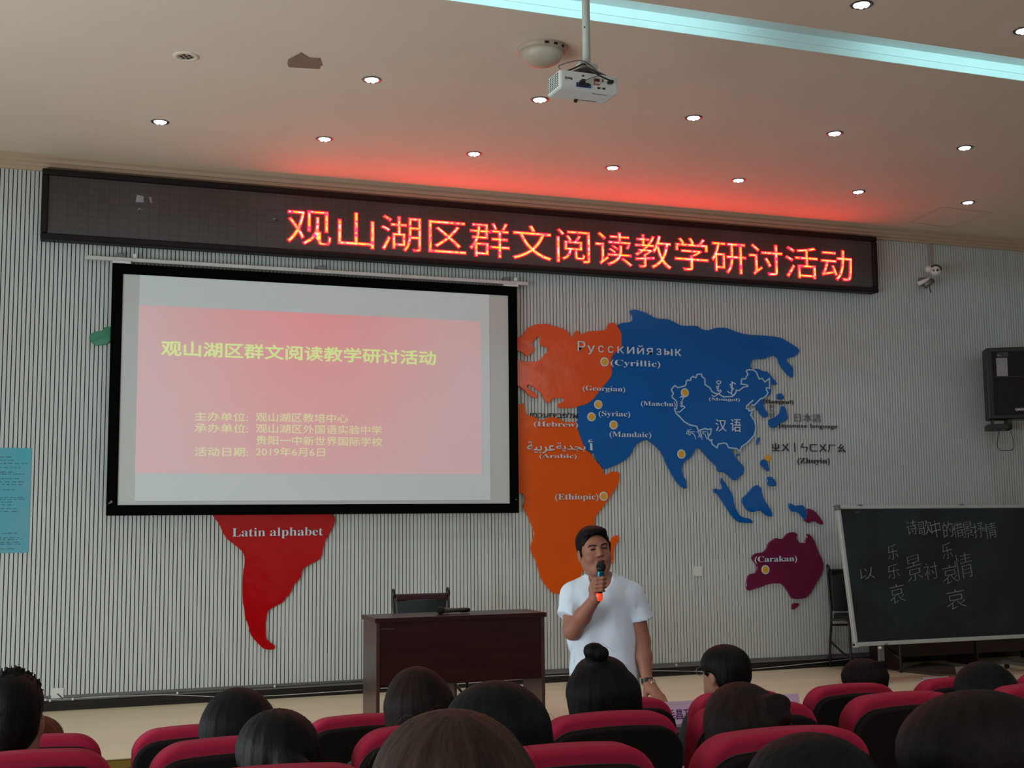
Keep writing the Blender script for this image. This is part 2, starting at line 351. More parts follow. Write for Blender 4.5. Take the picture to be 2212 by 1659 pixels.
# rail the screen hangs from
Yr = YW-.05
a = P(185, 558, Yr); b_ = P(1140, 612, Yr); rz = (a.z+b_.z)/2
rl = thing('screen_rail', ((a.x+b_.x)/2, YW, rz), 'long thin silver rail on the slats just above the projection screen', 'rail')
MB().box((a.x, Yr-.018, rz-.016), (b_.x, Yr+.018, rz+.016)).build('bar', M_silver, rl, bevel=.004)
for x, y in ((258, 551), (690, 577), (1090, 604)):
    p = P(x, y, YW); MB().box((p.x-.028, YW-.06, rz+.016), (p.x+.028, YW-.004, rz+.05)).build('bracket', M_strip, rl, bevel=.004)
for x, y in ((291, 553), (1112, 605)):
    p = P(x, y, Yr); MB().box((p.x-.014, Yr-.03, rz+.016), (p.x+.014, Yr-.004, rz+.048)).build('clip', M_white, rl, bevel=.003)
for x0_, x1_ in ((243, 282), (1086, 1117)):
    MB().box((P(x0_, 575, Yr).x, Yr-.03, pz1+.004), (P(x1_, 575, Yr).x, Yr+.01, rz-.016)).build('hanger', M_white, rl)
# ------------------------------------------------------------------ world map pieces
TR = {'A': (1080, 640, 5.53), 'B': (1420, 660, 4.608), 'C': (1110, 860, 5.53), 'D': (1500, 960, 4.365), 'E': (440, 1080, 4.878), 'F': (1100, 1100, 3.77), 'G': (1440, 780, 8.296), 'H': (1640, 780, 11.06), 'I': (0, 300, 3.16), 'L': (0, 0, 1)}
def T(k, pts): ox, oy, s = TR[k]; return [(ox+x/s, oy+y/s) for x, y in pts]
YM0, YM1 = YW-.022, YW-.001
def wl(p, Y=YM0): q = P(p[0], p[1], Y); return (q.x, q.z)
def gloss(name, rgb):
    m = mat(name, rgb, .14, var=.06, scale=3, bump=.25, bscale=2.2, bdist=.03); return m
M_org = gloss('orange_acrylic', (232, 92, 12)); M_org2 = gloss('coral_acrylic', (235, 92, 40)); M_blu = gloss('blue_acrylic', (8, 96, 178)); M_rd = gloss('red_acrylic', (182, 10, 16)); M_pur = gloss('plum_acrylic', (116, 38, 72)); M_grn = gloss('green_acrylic', (16, 128, 92))
M_lw = mat('white_vinyl', (206, 226, 238), .5, var=.02); M_lb = mat('dark_vinyl', (40, 42, 42), .5, var=.02); M_ylw = mat('yellow_vinyl', (226, 172, 50), .5, var=.03)
def piece(name, pts, m, label, group=None, ref=None):
    w_ = [wl(p) for p in pts]; c = Vector((sum(q[0] for q in w_)/len(w_), YW, min(q[1] for q in w_)))
    me_b = MB().prism(smooth_pts(w_, 1), YM0, YM1)
    t = thing(name, c, label, 'wall map piece', group or 'world map pieces on the slatted wall')
    me_b.build('panel', m, t, bevel=.003, seg=1); return t
europe = T('A', [(215, 495), (270, 470), (300, 430), (325, 385), (370, 355), (450, 330), (570, 325), (600, 345), (680, 365), (750, 385), (800, 410), (830, 440), (835, 465), (850, 485), (875, 480), (900, 420), (930, 405), (945, 430), (955, 455), (990, 450), (1050, 415), (1180, 412), (1280, 400), (1285, 350), (1310, 320), (1355, 315), (1385, 325), (1405, 360), (1440, 410), (1455, 460), (1455, 600), (1445, 640), (1400, 660), (1350, 700), (1330, 760), (1338, 850), (1340, 940), (1310, 990), (1240, 1070), (1170, 1160), (1110, 1240), (1050, 1280), (1000, 1300), (950, 1312), (880, 1330), (800, 1340), (700, 1330), (685, 1290), (710, 1275), (760, 1265), (772, 1240), (765, 1215), (700, 1215), (640, 1222), (615, 1245), (590, 1280), (555, 1265), (530, 1230), (510, 1190), (485, 1140), (440, 1115), (400, 1085), (340, 1050), (325, 1075), (335, 1100), (390, 1135), (440, 1165), (455, 1200), (440, 1218), (380, 1205), (330, 1165), (290, 1120), (240, 1080), (215, 1070), (130, 1070), (130, 755), (215, 755), (250, 770), (300, 780), (400, 780), (450, 780), (480, 760), (520, 715), (560, 670), (590, 635), (570, 610), (510, 600), (480, 560), (480, 520), (495, 500), (470, 480), (440, 495), (400, 540), (375, 570), (385, 590), (415, 620), (415, 645), (380, 680), (330, 725), (290, 690), (250, 655), (215, 650), (100, 650), (100, 500)])
asia = T('A', [(1412, 345), (1440, 320), (1540, 310), (1580, 295), (1595, 260), (1580, 220), (1545, 170), (1600, 155), (1680, 175), (1760, 205), (1810, 235), (1860, 265), (2010, 272), (2060, 305), (2130, 340), (2160, 348)]) + \
 T('B', [(110, 138), (160, 165), (205, 192), (260, 203), (400, 200), (430, 230), (470, 245), (520, 245), (580, 220), (680, 220), (720, 235), (800, 265), (890, 290), (1050, 297), (1215, 315), (1260, 335), (1400, 420), (1420, 455), (1390, 490), (1360, 512), (1295, 520), (1285, 545), (1300, 565), (1345, 610), (1355, 640), (1353, 720), (1320, 705), (1260, 640), (1225, 590), (1205, 530), (1180, 500), (1150, 498), (1110, 510), (1060, 535), (980, 530), (940, 550), (925, 590), (935, 625), (960, 635), (1000, 625), (1055, 655), (1095, 655), (1125, 695), (1195, 770), (1185, 795), (1150, 780), (1130, 765), (1133, 800), (1133, 880), (1110, 895), (1090, 900), (1060, 925), (1053, 960), (1055, 1000), (1075, 1035), (1107, 1080), (1097, 1105), (1070, 1118), (1045, 1100), (975, 1000), (960, 990), (945, 985), (930, 965), (895, 1000), (885, 1022), (905, 1030), (912, 1048), (940, 1038), (965, 1032), (948, 1060), (930, 1085), (970, 1140), (985, 1190), (980, 1240), (960, 1290), (900, 1360), (850, 1395), (825, 1450), (812, 1442), (770, 1420), (745, 1430)]) + \
 T('D', [(358, 60), (365, 85), (400, 140), (465, 205), (472, 240), (460, 285), (415, 310), (410, 335), (375, 340), (340, 310), (290, 262), (225, 262), (215, 205), (165, 165), (60, 45), (42, 33)]) + \
 T('C', [(2194, 592), (2160, 625), (2130, 690), (2100, 720), (2050, 745), (2015, 800), (2005, 850), (2015, 910), (2055, 980), (2070, 1050), (2055, 1082), (2030, 1080), (1950, 1005), (1900, 925), (1820, 770), (1770, 650), (1700, 575), (1610, 505), (1580, 498), (1530, 510), (1460, 555), (1430, 600), (1405, 665), (1340, 735), (1230, 795), (1100, 848), (1070, 845), (1010, 775), (975, 680), (950, 655), (900, 635), (868, 625), (840, 575), (800, 475), (765, 375), (748, 285), (772, 265), (775, 200), (772, 105)]) + \
 T('A', [(950, 1312), (1000, 1300), (1050, 1280), (1110, 1240), (1170, 1160), (1240, 1070), (1310, 990), (1340, 940), (1338, 850), (1330, 760), (1350, 700), (1400, 660), (1445, 640), (1455, 600), (1455, 460), (1440, 410)])
africa = T('C', [(0, 75), (50, 80), (100, 60), (125, 60), (130, 100), (150, 205), (200, 210), (260, 230), (300, 265), (345, 265), (400, 235), (440, 225), (500, 230), (580, 270), (620, 285), (700, 285), (745, 285), (765, 375), (800, 475), (840, 580), (868, 628), (915, 650), (930, 690), (990, 760), (1030, 800), (1060, 850), (1078, 920), (1130, 905), (1165, 875), (1250, 880), (1265, 900), (1265, 960), (1245, 1040), (1190, 1120), (1110, 1240), (1060, 1310), (1000, 1380), (965, 1440), (968, 1500)]) + \
 T('F', [(705, 150), (725, 220), (710, 330), (650, 430), (610, 490), (585, 530), (560, 590), (500, 650), (440, 692), (410, 692), (370, 688), (340, 670), (300, 620), (270, 580), (250, 530), (220, 420), (200, 380), (180, 350), (175, 300), (195, 250), (200, 200), (190, 140), (155, 60)]) + T('C', [(115, 1300), (120, 1270), (130, 1240), (135, 1180), (115, 1140), (60, 1130), (0, 1128)])
samer = T('E', [(85, 150), (130, 210), (170, 260), (205, 350), (240, 405), (330, 475), (410, 540), (435, 600), (430, 700), (415, 750), (410, 1070), (430, 1150), (435, 1235), (460, 1290), (490, 1390), (495, 1425), (560, 1500), (620, 1560), (655, 1578), (740, 1578), (755, 1555), (740, 1525), (690, 1495), (660, 1460), (655, 1400), (655, 1340), (645, 1310), (660, 1280), (668, 1180), (730, 1130), (830, 1085), (860, 1040), (920, 980), (945, 895), (1025, 825), (1040, 730), (1110, 685), (1200, 640), (1245, 600), (1260, 500), (1280, 430), (1330, 350), (1385, 240), (1385, 190), (1350, 155), (1350, 60), (85, 60)])
t_eu = piece('map_europe', europe, M_org2, 'glossy coral orange Europe-shaped map piece beside the projection screen')
t_as = piece('map_asia', asia, M_blu, 'large blue Asia-shaped map piece with a white outline and lettering')
t_af = piece('map_africa', africa, M_org, 'tall orange Africa-shaped map piece behind the standing man')
t_sa = piece('map_south_america', samer, M_rd, 'red map piece tapering downward below the projection screen')
piece('map_greenland_tip', T('I', [(605, 1355), (625, 1325), (660, 1312), (700, 1310), (705, 1285), (750, 1285), (850, 1285), (850, 1400), (750, 1380), (735, 1400), (700, 1405), (655, 1413), (625, 1390)]), M_grn, 'green map piece poking out beside the edge of the projection screen')
t_mg = piece('map_island', T('F', [(830, 240), (860, 215), (885, 210), (898, 225), (890, 260), (855, 310), (850, 370), (850, 420), (825, 455), (800, 430), (805, 330)]), M_org, 'small orange island map piece beside the head of the standing man')
for pts, m, lb, k in (([(240, 325), (255, 315), (275, 335), (330, 420), (370, 490), (375, 560), (405, 630), (430, 670), (460, 690), (530, 700), (565, 742), (490, 740), (415, 735), (350, 670), (290, 570), (230, 480), (210, 460), (180, 450), (178, 425), (200, 415), (240, 428), (268, 420), (262, 380)], M_blu, 'long curved blue island map piece with a forked upper end', 'D'),
  ([(590, 382), (625, 400), (640, 450), (655, 515), (700, 580), (735, 640), (738, 675), (715, 685), (660, 655), (630, 625), (590, 625), (550, 642), (495, 620), (450, 540), (448, 515), (500, 465), (560, 395)], M_blu, 'broad blue four-sided island map piece above the plum piece', 'D'),
  ([(640, 142), (668, 140), (695, 170), (708, 240), (705, 257), (680, 245), (635, 200), (622, 180)], M_blu, 'blue teardrop island map piece touching a yellow dot', 'D'),
  ([(685, 315), (705, 300), (740, 312), (770, 350), (775, 385), (755, 397), (705, 392), (690, 365)], M_blu, 'blue rounded island map piece just below the teardrop island', 'D'),
  ([(888, 565), (900, 553), (920, 562), (950, 580), (1000, 572), (1030, 575), (1050, 605), (1060, 640), (1055, 700), (1040, 708), (1010, 670), (970, 632), (925, 635), (905, 615)], M_blu, 'blue island map piece joined to a small plum piece', 'D'),
  ([(1060, 607), (1090, 605), (1140, 630), (1180, 680), (1217, 735), (1213, 758), (1180, 750), (1130, 718), (1075, 747), (1035, 712), (1052, 705), (1060, 660)], M_pur, 'small plum map piece joined to a blue island near the blackboard', 'D'),
  ([(925, 1505), (950, 1495), (995, 1500), (990, 1520), (935, 1560), (918, 1550)], M_pur, 'tiny plum island map piece below the large plum piece', 'D'),
  ([(400, 97), (425, 85), (430, 95), (410, 112), (398, 108)], M_blu, 'tiny blue island map piece under the south coast of the Asia piece', 'D'),
  ([(1000, 1320), (1015, 1310), (1023, 1320), (1005, 1390), (985, 1380)], M_blu, 'small slanted blue island map piece above the black phonetic characters', 'B'),
  ([(1195, 885), (1218, 870), (1250, 885), (1265, 915), (1258, 935), (1205, 935), (1190, 905)], M_blu, 'small round blue island map piece above a dark bracketed word', 'B'),
  ([(1235, 1005), (1250, 997), (1280, 1020), (1290, 1060), (1303, 1120), (1290, 1145), (1225, 1165), (1195, 1205), (1160, 1223), (1125, 1205), (1107, 1160), (1125, 1125), (1165, 1118), (1215, 1080), (1228, 1050)], M_blu, 'blue boot-shaped island map piece beside grey Japanese lettering', 'B')):
    piece('map_island', T(k, pts), m, lb)
t_au = piece('map_australia', T('D', [(775, 880), (810, 893), (840, 888), (870, 845), (905, 828), (950, 828), (975, 850), (965, 880), (972, 905), (1000, 932), (1040, 925), (1060, 890), (1060, 850), (1072, 838), (1110, 870), (1140, 920), (1165, 1000), (1215, 1100), (1225, 1160), (1200, 1230), (1140, 1330), (1090, 1415), (1040, 1455), (930, 1460), (905, 1430), (880, 1380), (830, 1318), (800, 1308), (700, 1315), (620, 1350), (570, 1360), (515, 1385), (490, 1355), (495, 1290), (510, 1235), (530, 1220), (575, 1215), (592, 1190), (590, 1140), (560, 1100), (535, 1070), (575, 1025), (650, 1020), (685, 980), (700, 930), (740, 900)]), M_pur, 'large plum Australia-shaped map piece beside the blackboard')
YL = YM0-.004
def tm(k, body, x0_, y0_, x1_, y1_, h, m, par, mode='cap', off=None, sp=1.):
    if off is None: off = -.009 if ord(body[1]) > 0x1D000 or ord(body[0]) > 0x1D000 else 0.
    a, b = T(k, [(x0_, y0_), (x1_, y1_)]); return text('lettering', body, a, b, h/TR[k][2], YL if par else YW-.006, m, par, mode, .006, off, sp, )
B_ = lambda s: '('+MBOLD(s)+')'
for ch, a_, b_2, yb_, h_ in (('Р', 930, 1020, 655, 120), ('у', 1045, 1135, 692, 108), ('с', 1175, 1240, 670, 82), ('с', 1290, 1355, 675, 82), ('к', 1405, 1482, 680, 82), ('и', 1520, 1605, 686, 84), ('й', 1640, 1720, 690, 104), ('я', 1750, 1825, 698, 82), ('з', 1872, 1928, 703, 82), ('ы', 1965, 2060, 708, 82), ('к', 2095, 2165, 712, 82)):
    tm('A', ch, a_, yb_, b_2, yb_+2, h_, M_lw, t_as, 'box', 0)
tm('A', B_('Cyrillic'), 1325, 826, 1915, 842, 70, M_lw, t_as); tm('A', B_('Georgian'), 990, 1125, 1495, 1138, 60, M_lw, t_as)
tm('A', B_('Manchu'), 1685, 1308, 2098, 1312, 55, M_lw, t_as); tm('A', B_('Syriac'), 1180, 1428, 1555, 1438, 62, M_lw, t_as)
tm('C', B_('Mandaic'), 1145, 463, 1640, 466, 65, M_lw, t_as); tm('C', B_('Hebrew'), 240, 338, 765, 342, 58, M_lw, t_af)
tm('C', B_('Arabic'), 305, 712, 750, 715, 45, M_lw, t_af); tm('C', B_('Ethiopic'), 495, 1208, 1010, 1215, 70, M_lw, t_af)
for wd_, a_, b_2, yb_, h_ in (('ﺔﻴﺑﺮﻋ', 160, 488, 660, 140), ('ﺔﻳﺪﺠﺑ', 508, 855, 636, 100), ('أ', 890, 950, 622, 125)):
    tm('C', wd_, a_, yb_, b_2, yb_, h_, M_lw, t_af if a_ < 800 else t_as, 'box', 0.)
tm('G', B_('Mongol'), 760, 700, 1310, 722, 52, M_lw, t_as); tm('D', B_('Carakan'), 570, 1108, 968, 1103, 55, M_lw, t_au)
tm('G', '汉', 880, 1258, 1075, 1262, 215, M_lw, t_as, 'box', 0); tm('G', '语', 1150, 1265, 1335, 1270, 228, M_lw, t_as, 'box', 0)
tm('E', MBOLD('Latin'), 300, 388, 648, 380, 92, M_lw, t_sa); tm('E', MBOLD('alphabet'), 698, 378, 1255, 374, 92, M_lw, t_sa)
def wall_word(k, body, x0_, y0_, x1_, y1_, h, m, label, mode='cap', off=None):
    o = tm(k, body, x0_, y0_, x1_, y1_, h, m, None, mode, off); o.name = 'wall_lettering'; tag(o, label, 'lettering')
    c = sum((Vector(v.co) for v in o.data.vertices), Vector())/len(o.data.vertices); o.data.transform(Matrix.Translation(-c)); o.location = c; return o
wall_word('C', 'ימכעחיבפלא', 195, 232, 762, 240, 70, M_lb, 'black Hebrew letters on the slats above the orange Africa piece', 'box')
wall_word('H', B_('Hangeul'), 95, 1005, 815, 1025, 95, M_lb, 'black bracketed word Hangeul on the slats between two blue pieces')
wall_word('H', '한', 235, 1180, 372, 1184, 150, M_strip, 'faint grey Korean syllable on the slats under the word Hangeul', 'box', -.012)
wall_word('H', '글', 235, 1340, 380, 1344, 150, M_strip, 'faint grey Korean syllable touching the boot-shaped blue island', 'box', -.012)
wall_word('H', '日本語', 850, 1455, 1480, 1460, 205, M_strip, 'thin grey Japanese characters on the slats above the words Japanese language', 'box', -.012)
wall_word('H', 'Japanese language', 455, 1590, 1870, 1598, 100, M_lb, 'small black words Japanese language on the slats beside the blue boot-shaped island', 'cap', -.010)
wall_word('B', 'ㄓㄨ丨ㄣㄈㄨㄏㄠ', 1138, 1457, 1870, 1460, 90, M_lb, 'row of black phonetic characters on the slats above the word Zhuyin', 'box', .004)
wall_word('B', B_('Zhuyin'), 1395, 1570, 1715, 1572, 55, M_lb, 'black bracketed word Zhuyin on the slats above the plum piece')
# yellow dots with white rings
def dot(k, x, y, r_, par, ring=True):
    (px_, py_), = T(k, [(x, y)]); c = P(px_, py_, YL); R_ = (P(px_+r_/TR[k][2], py_, YL)-c).length*1.03
    y0_ = YM0-.0035
    if par is None:
        o = MB().cyl((0, -.006, 0), (0, 0, 0), R_, n=28).build('yellow_dot', M_ylw, None, loc=Vector((c.x, YW, c.z))); tag(o, 'plain yellow dot stuck on the slats beside the teardrop island', 'dot'); return
    rg = MB().cyl((c.x, y0_, c.z), (c.x, YM0, c.z), R_, n=32).build('ring', M_lw, par)
    MB().cyl((c.x, y0_-.002, c.z), (c.x, y0_, c.z), R_*.76, n=32).build('dot', M_ylw, rg)
for k, x, y, r_, par in (('A', 1250, 783, 48, t_eu), ('A', 1175, 1293, 48, t_as), ('A', 1094, 1440, 48, t_as), ('A', 1358, 1537, 48, t_as), ('C', 2003, 668, 48, t_as), ('C', 1073, 1172, 48, t_af), ('B', 275, 867, 38, t_as), ('D', 671, 1181, 36, t_au)): dot(k, x, y, r_, par)
dot('D', 705, 128, 27, None)
# white border line and brush strokes
def strokes(name, k, lines, wpx, m, par):
    mb = MB()
    for i, ln in enumerate(lines):
        q = T(k, ln); pts = [wl(p, YL) for p in q]; s_ = (P(q[0][0]+1, q[0][1], YL)-P(q[0][0], q[0][1], YL)).length
        mb.ribbon(pts, wpx*s_, YM0-.003-i*.0001, YM0)
    return mb.build(name, m, par)
china = [(165, 930), (145, 855), (175, 850), (187, 800), (187, 740), (160, 700), (105, 655), (100, 620), (125, 580), (90, 525), (95, 495), (150, 440), (205, 475), (330, 445), (350, 415), (355, 360), (375, 340), (430, 345), (440, 300), (470, 275), (525, 300), (545, 245), (560, 235), (625, 232), (635, 275), (690, 320), (690, 420), (780, 480), (810, 540), (860, 575), (940, 590), (1020, 640), (1170, 635), (1210, 610), (1245, 560), (1250, 520), (1300, 530), (1370, 470), (1460, 450), (1440, 425), (1335, 410), (1350, 320), (1415, 320), (1430, 280), (1460, 240), (1435, 190), (1440, 165), (1480, 155), (1560, 160), (1610, 200), (1660, 320), (1710, 310), (1765, 375), (1845, 310), (1845, 490), (1790, 475), (1790, 520), (1820, 560), (1790, 620), (1720, 670), (1690, 670), (1570, 795), (1530, 780)]
china2 = [(1550, 705), (1440, 800), (1430, 850), (1460, 850), (1480, 895), (1540, 870), (1580, 858), (1545, 878), (1505, 965), (1572, 1060), (1600, 1160), (1595, 1250), (1565, 1340), (1440, 1470), (1350, 1530), (1310, 1612), (1260, 1570), (1110, 1550), (1080, 1480), (1040, 1470), (930, 1485), (905, 1555), (820, 1490), (800, 1430), (820, 1410), (770, 1415), (745, 1380), (760, 1330), (790, 1300), (805, 1215), (740, 1225), (690, 1210), (570, 1245), (540, 1170), (420, 1145), (320, 1090), (230, 990), (165, 930)]
strokes('outline', 'G', [china, china2], 2.5, mat('pale_blue_vinyl', (172, 206, 226), .5, var=.02), t_as)
strokes('lettering', 'G', [[(890, 375), (930, 350), (975, 370), (965, 400), (935, 410), (900, 390)], [(935, 410), (935, 460), (920, 520), (940, 545)], [(890, 450), (930, 460)], [(890, 480), (925, 490)], [(900, 520), (925, 515)], [(940, 540), (965, 515), (980, 545), (930, 590), (850, 640), (815, 610)]], 1.5, M_lw, t_as)
strokes('lettering', 'G', [[(1170, 370), (1240, 410)], [(1185, 380), (1135, 430), (1180, 440), (1150, 470), (1205, 490), (1165, 530), (1170, 600), (1200, 610), (1240, 570)], [(1095, 540), (1130, 570), (1170, 580)], [(1180, 380), (1172, 540)]], 1.5, M_lw, t_as)
strokes('lettering', 'G', [[(245, 655), (265, 630), (290, 650), (320, 640), (280, 700), (280, 760), (270, 820), (300, 800), (330, 825), (240, 910), (190, 910)], [(245, 730), (275, 740)], [(245, 760), (275, 770)], [(245, 800), (270, 810)]], 1.5, M_lw, t_as)
strokes('lettering', 'G', [[(365, 1262), (430, 1265)], [(370, 1230), (395, 1245), (440, 1220)], [(365, 1265), (358, 1300), (400, 1310), (420, 1330), (425, 1270)], [(385, 1265), (397, 1290)], [(445, 1265), (500, 1265)], [(450, 1265), (450, 1290), (480, 1300), (505, 1330), (520, 1395)], [(532, 1270), (540, 1272)], [(560, 1265), (620, 1265)], [(565, 1275), (600, 1320), (570, 1360)], [(600, 1270), (625, 1310), (635, 1405)], [(580, 1310), (620, 1330), (600, 1365)], [(645, 1265), (720, 1265)], [(650, 1265), (650, 1290), (690, 1310), (725, 1400)], [(740, 1270), (740, 1330)]], 1.1, M_lw, t_as)
# ------------------------------------------------------------------ ceiling things
M_lens = emat('led_lens', (226, 230, 255), 20); M_chrome = mat('lamp_chrome', (140, 142, 145), .2, metal=1)
def downlight(p, label, e=16):
    t = thing('downlight', (p.x, p.y, ZC), label, 'light', 'round LED downlights in the ceiling')
    MB().lathe([(.045, 0), (.047, -.006), (.062, -.005), (.066, 0)], (0, 0, 0), 24).build('trim_ring', M_chrome, t, world=False, smooth=True)
    MB().lathe([(.0, -.001), (.046, -.001)], (0, 0, 0), 20).build('reflector', M_white, t, world=False)
    m = MB()
    for k in range(7):
        r_ = 0 if k == 0 else .029; a = k*PI/3
        m.lathe([(.0165, -.001), (.0155, -.006), (.009, -.011), (0, -.0125)], (r_*math.cos(a), r_*math.sin(a), 0), 10)
    m.build('lens', M_lens, t, world=False, smooth=True)
    l = bpy.data.lights.new('lamp', 'SPOT'); l.energy = e; l.spot_size = math.radians(95); l.spot_blend = .6; l.color = (.86, .93, 1.0); l.shadow_soft_size = .04
    o = bpy.data.objects.new('lamp', l); COL.objects.link(o); o.parent = t; o.location = (0, 0, -.03)
ORD = ['first', 'second', 'third', 'fourth', 'fifth', 'sixth', 'seventh', 'eighth', 'ninth', 'tenth', 'eleventh']
for k, q in enumerate([(346, 263), (701, 300), (1024, 332), (1323, 362), (1595, 389), (1854, 414), (2091, 437)]):
    downlight(PZ(*q, ZC), 'LED downlight, %s in the ceiling row over the LED sign, from the poster side' % ORD[k])
for k, q in enumerate([(803, 172), (1166, 215), (1498, 254), (1803, 288), (2084, 319)]):
    downlight(PZ(*q, ZC), 'LED downlight, %s in the middle ceiling row, from the poster side' % ORD[k])
for k, q in enumerate([(1861, 10), (2212, 66)]):
    downlight(PZ(*q, ZC), 'LED downlight on the ceiling beyond the light trough, %s' % ('upper one' if k == 0 else 'cut by the edge of the photo'))
downlight(Vector((4.0, 3.6, ZC)), 'LED downlight on the ceiling above the rows of seats', 20)
# round vent, patch, dome
p = PZ(402, 121, ZC)
t = thing('ceiling_vent', (p.x, p.y, ZC), 'small round ceiling grille with seven dark holes near the taupe patch', 'vent')
MB().lathe([(.052, -.004), (.055, -.009), (.075, -.008), (.08, 0)], (0, 0, 0), 28).build('ring', M_ceil, t, world=False, smooth=True)
MB().lathe([(0, -.004), (.053, -.004)], (0, 0, 0), 24).build('plate', mat('vent_plate', (170, 158, 142), .5), t, world=False)
for k in range(7):
    r_ = 0 if k == 0 else .031; a = k*PI/3; MB().cyl((r_*math.cos(a), r_*math.sin(a), -.0065), (r_*math.cos(a), r_*math.sin(a), -.004), .0095, n=10).build('hole', M_back, t, world=False)
pp = [PZ(x, y, ZC) for x, y in [(622, 128), (650, 113), (668, 124), (691, 125), (696, 141), (691, 141), (690, 148), (624, 144), (621, 138)]]
c = sum(pp, Vector())/len(pp); n = len(pp)
o = MB().add([(q.x-c.x, q.y-c.y, -.004) for q in pp]+[(q.x-c.x, q.y-c.y, -.0003) for q in pp], [tuple(range(n)), tuple(range(2*n-1, n-1, -1))]+[(i, i+n, (i+1) % n+n, (i+1) % n) for i in range(n)]).build('ceiling_patch', mat('taupe_tape', (140, 120, 102), .7), None, loc=c)
tag(o, 'flat taupe patch with a jagged outline stuck on the ceiling', 'patch')
p = PZ(1170, 104, ZC)
t = thing('ceiling_dome', (p.x, p.y, ZC), 'wide beige plastic dome on the ceiling behind the projector', 'dome')
M_dome = mat('dome_plastic', (184, 170, 154), .42, var=.03); 
MB().lathe([(.155, 0), (.158, -.012), (.15, -.03), (.135, -.034)], (0, 0, 0), 40).build('base_ring', M_dome, t, world=False, smooth=True)
MB().lathe([(.135, -.032)]+[(.135*math.cos(a), -.034-.085*math.sin(a)) for a in np.linspace(0.05, PI/2, 10)], (0, 0, 0), 40).build('dome', M_dome, t, world=False, smooth=True)
for a0_, wd_ in ((200, 9), (222, 9), (246, 14)):
    a = math.radians(a0_+60); M = Matrix.Translation((0, 0, 0)) @ Matrix.Rotation(a, 4, 'Z')
    MB().box((.146, -.012, -.026), (.158, .012, -.012), M).build('slot', M_back, t, world=False)
# ------------------------------------------------------------------ projector on its pole
zb = 3.88
A, B, C2, D2 = PZ(1210, 188, zb), PZ(1336, 204, zb), PZ(1296, 227, zb), PZ(1171, 208, zb)
ex = (B-A); wdt = ex.length; ex.normalize(); ey = Vector((-ex.y, ex.x, 0)); dpt = (D2-A).dot(ey)*1.06; hh = (P(1210, 148, A.y)-A).z
cen = A+ex*wdt/2+ey*dpt/2
M_pw = mat('projector_shell', (226, 234, 232), .35, var=.02); M_pg = mat('projector_port_dark', (20, 26, 32), .5)
pj = thing('projector', cen, 'white ceiling projector hung from a pole, connector side facing the seats', 'projector')
MX = Matrix.Translation(cen) @ Matrix(((ex.x, ey.x, 0, 0), (ex.y, ey.y, 0, 0), (0, 0, 1, 0), (0, 0, 0, 1)))
W2, D_2 = wdt/2, dpt/2
def pb(name, m, a, b, bev=0, par=None): return MB().box(a, b, MX).build(name, m, par or pj, bevel=bev)
body = pb('body', M_pw, (-W2, -D_2, .0), (W2, D_2, hh), .012)
pb('bezel', M_pw, (-W2+.008, -D_2-.003, .006), (W2-.008, -D_2, .012)); pb('bezel', M_pw, (-W2+.008, -D_2-.003, hh-.012), (W2-.008, -D_2, hh-.007))
for i in range(6):
    for j in range(8):
        y = -D_2+.022+i*(dpt-.04)/5.6; z = .014+j*.0092
        o = pb('vent_slot', M_pg, (-W2-.0015, y, z), (-W2+.002, y+.014, z+.0045))
M_bl = mat('port_blue', (24, 80, 170), .4); M_rp = mat('port_red', (170, 88, 78), .5)
pb('video_port', M_bl, (-.074, -D_2-.006, .012), (.006, -D_2, .034)); pb('plug', M_pg, (-.072, -D_2-.03, .014), (-.012, -D_2-.006, .030), .004)
pb('plug', M_pg, (-.060, -D_2-.04, .026), (-.038, -D_2-.006, .044), .004)
pb('av_port', M_rp, (.024, -D_2-.005, .034), (.056, -D_2, .068), .003)
for a_, b_2 in (((.044, .016), (.058, .024)), ((.072, .016), (.086, .024)), ((-.042, .070), (-.03, .077)), ((.072, .054), (.076, .07))):
    pb('port', M_pg, (a_[0], -D_2-.004, a_[1]), (b_2[0], -D_2, b_2[1]))
for x, z in ((.033, .059), (.047, .059), (.033, .043), (.047, .043)): MB().cyl(MX @ Vector((x, -D_2-.012, z)), MX @ Vector((x, -D_2-.004, z)), .005, n=10).build('socket', M_white if z < .05 else M_pg, pj)
pb('power_plug', M_pg, (.098, -D_2-.03, .046), (.124, -D_2, .062), .003)
pb('foot', mat('rubber_brown', (60, 34, 24), .7), (-.02, D_2-.03, -.014), (-.005, D_2-.015, 0)); pb('label_strip', mat('label_tan', (150, 118, 100), .7), (.02, D_2-.03, -.0015), (.1, D_2-.022, 0)); pb('label_strip', mat('label_grey', (140, 130, 132), .7), (.03, -D_2+.03, -.0015), (.11, -D_2+.036, 0))
me, co = glyphs('BenQ', .5, .02); co = co.copy(); u = (co[:, 0]-co[:, 0].min())/(np.ptp(co[:, 0])); v_ = (co[:, 1]-co[:, 1].min())/np.ptp(co[:, 1])
out = [MX @ Vector((-.136+(1-float(a_))*.040, -D_2-.0012+float(c_)*.001, .044+(1-float(b_2))*.016)) for a_, b_2, c_ in zip(u, v_, co[:, 2])]
me.vertices.foreach_set('co', np.array([tuple(q) for q in out], 'f').ravel()); me.update(); mobj('logo', me, M_pg, pj)
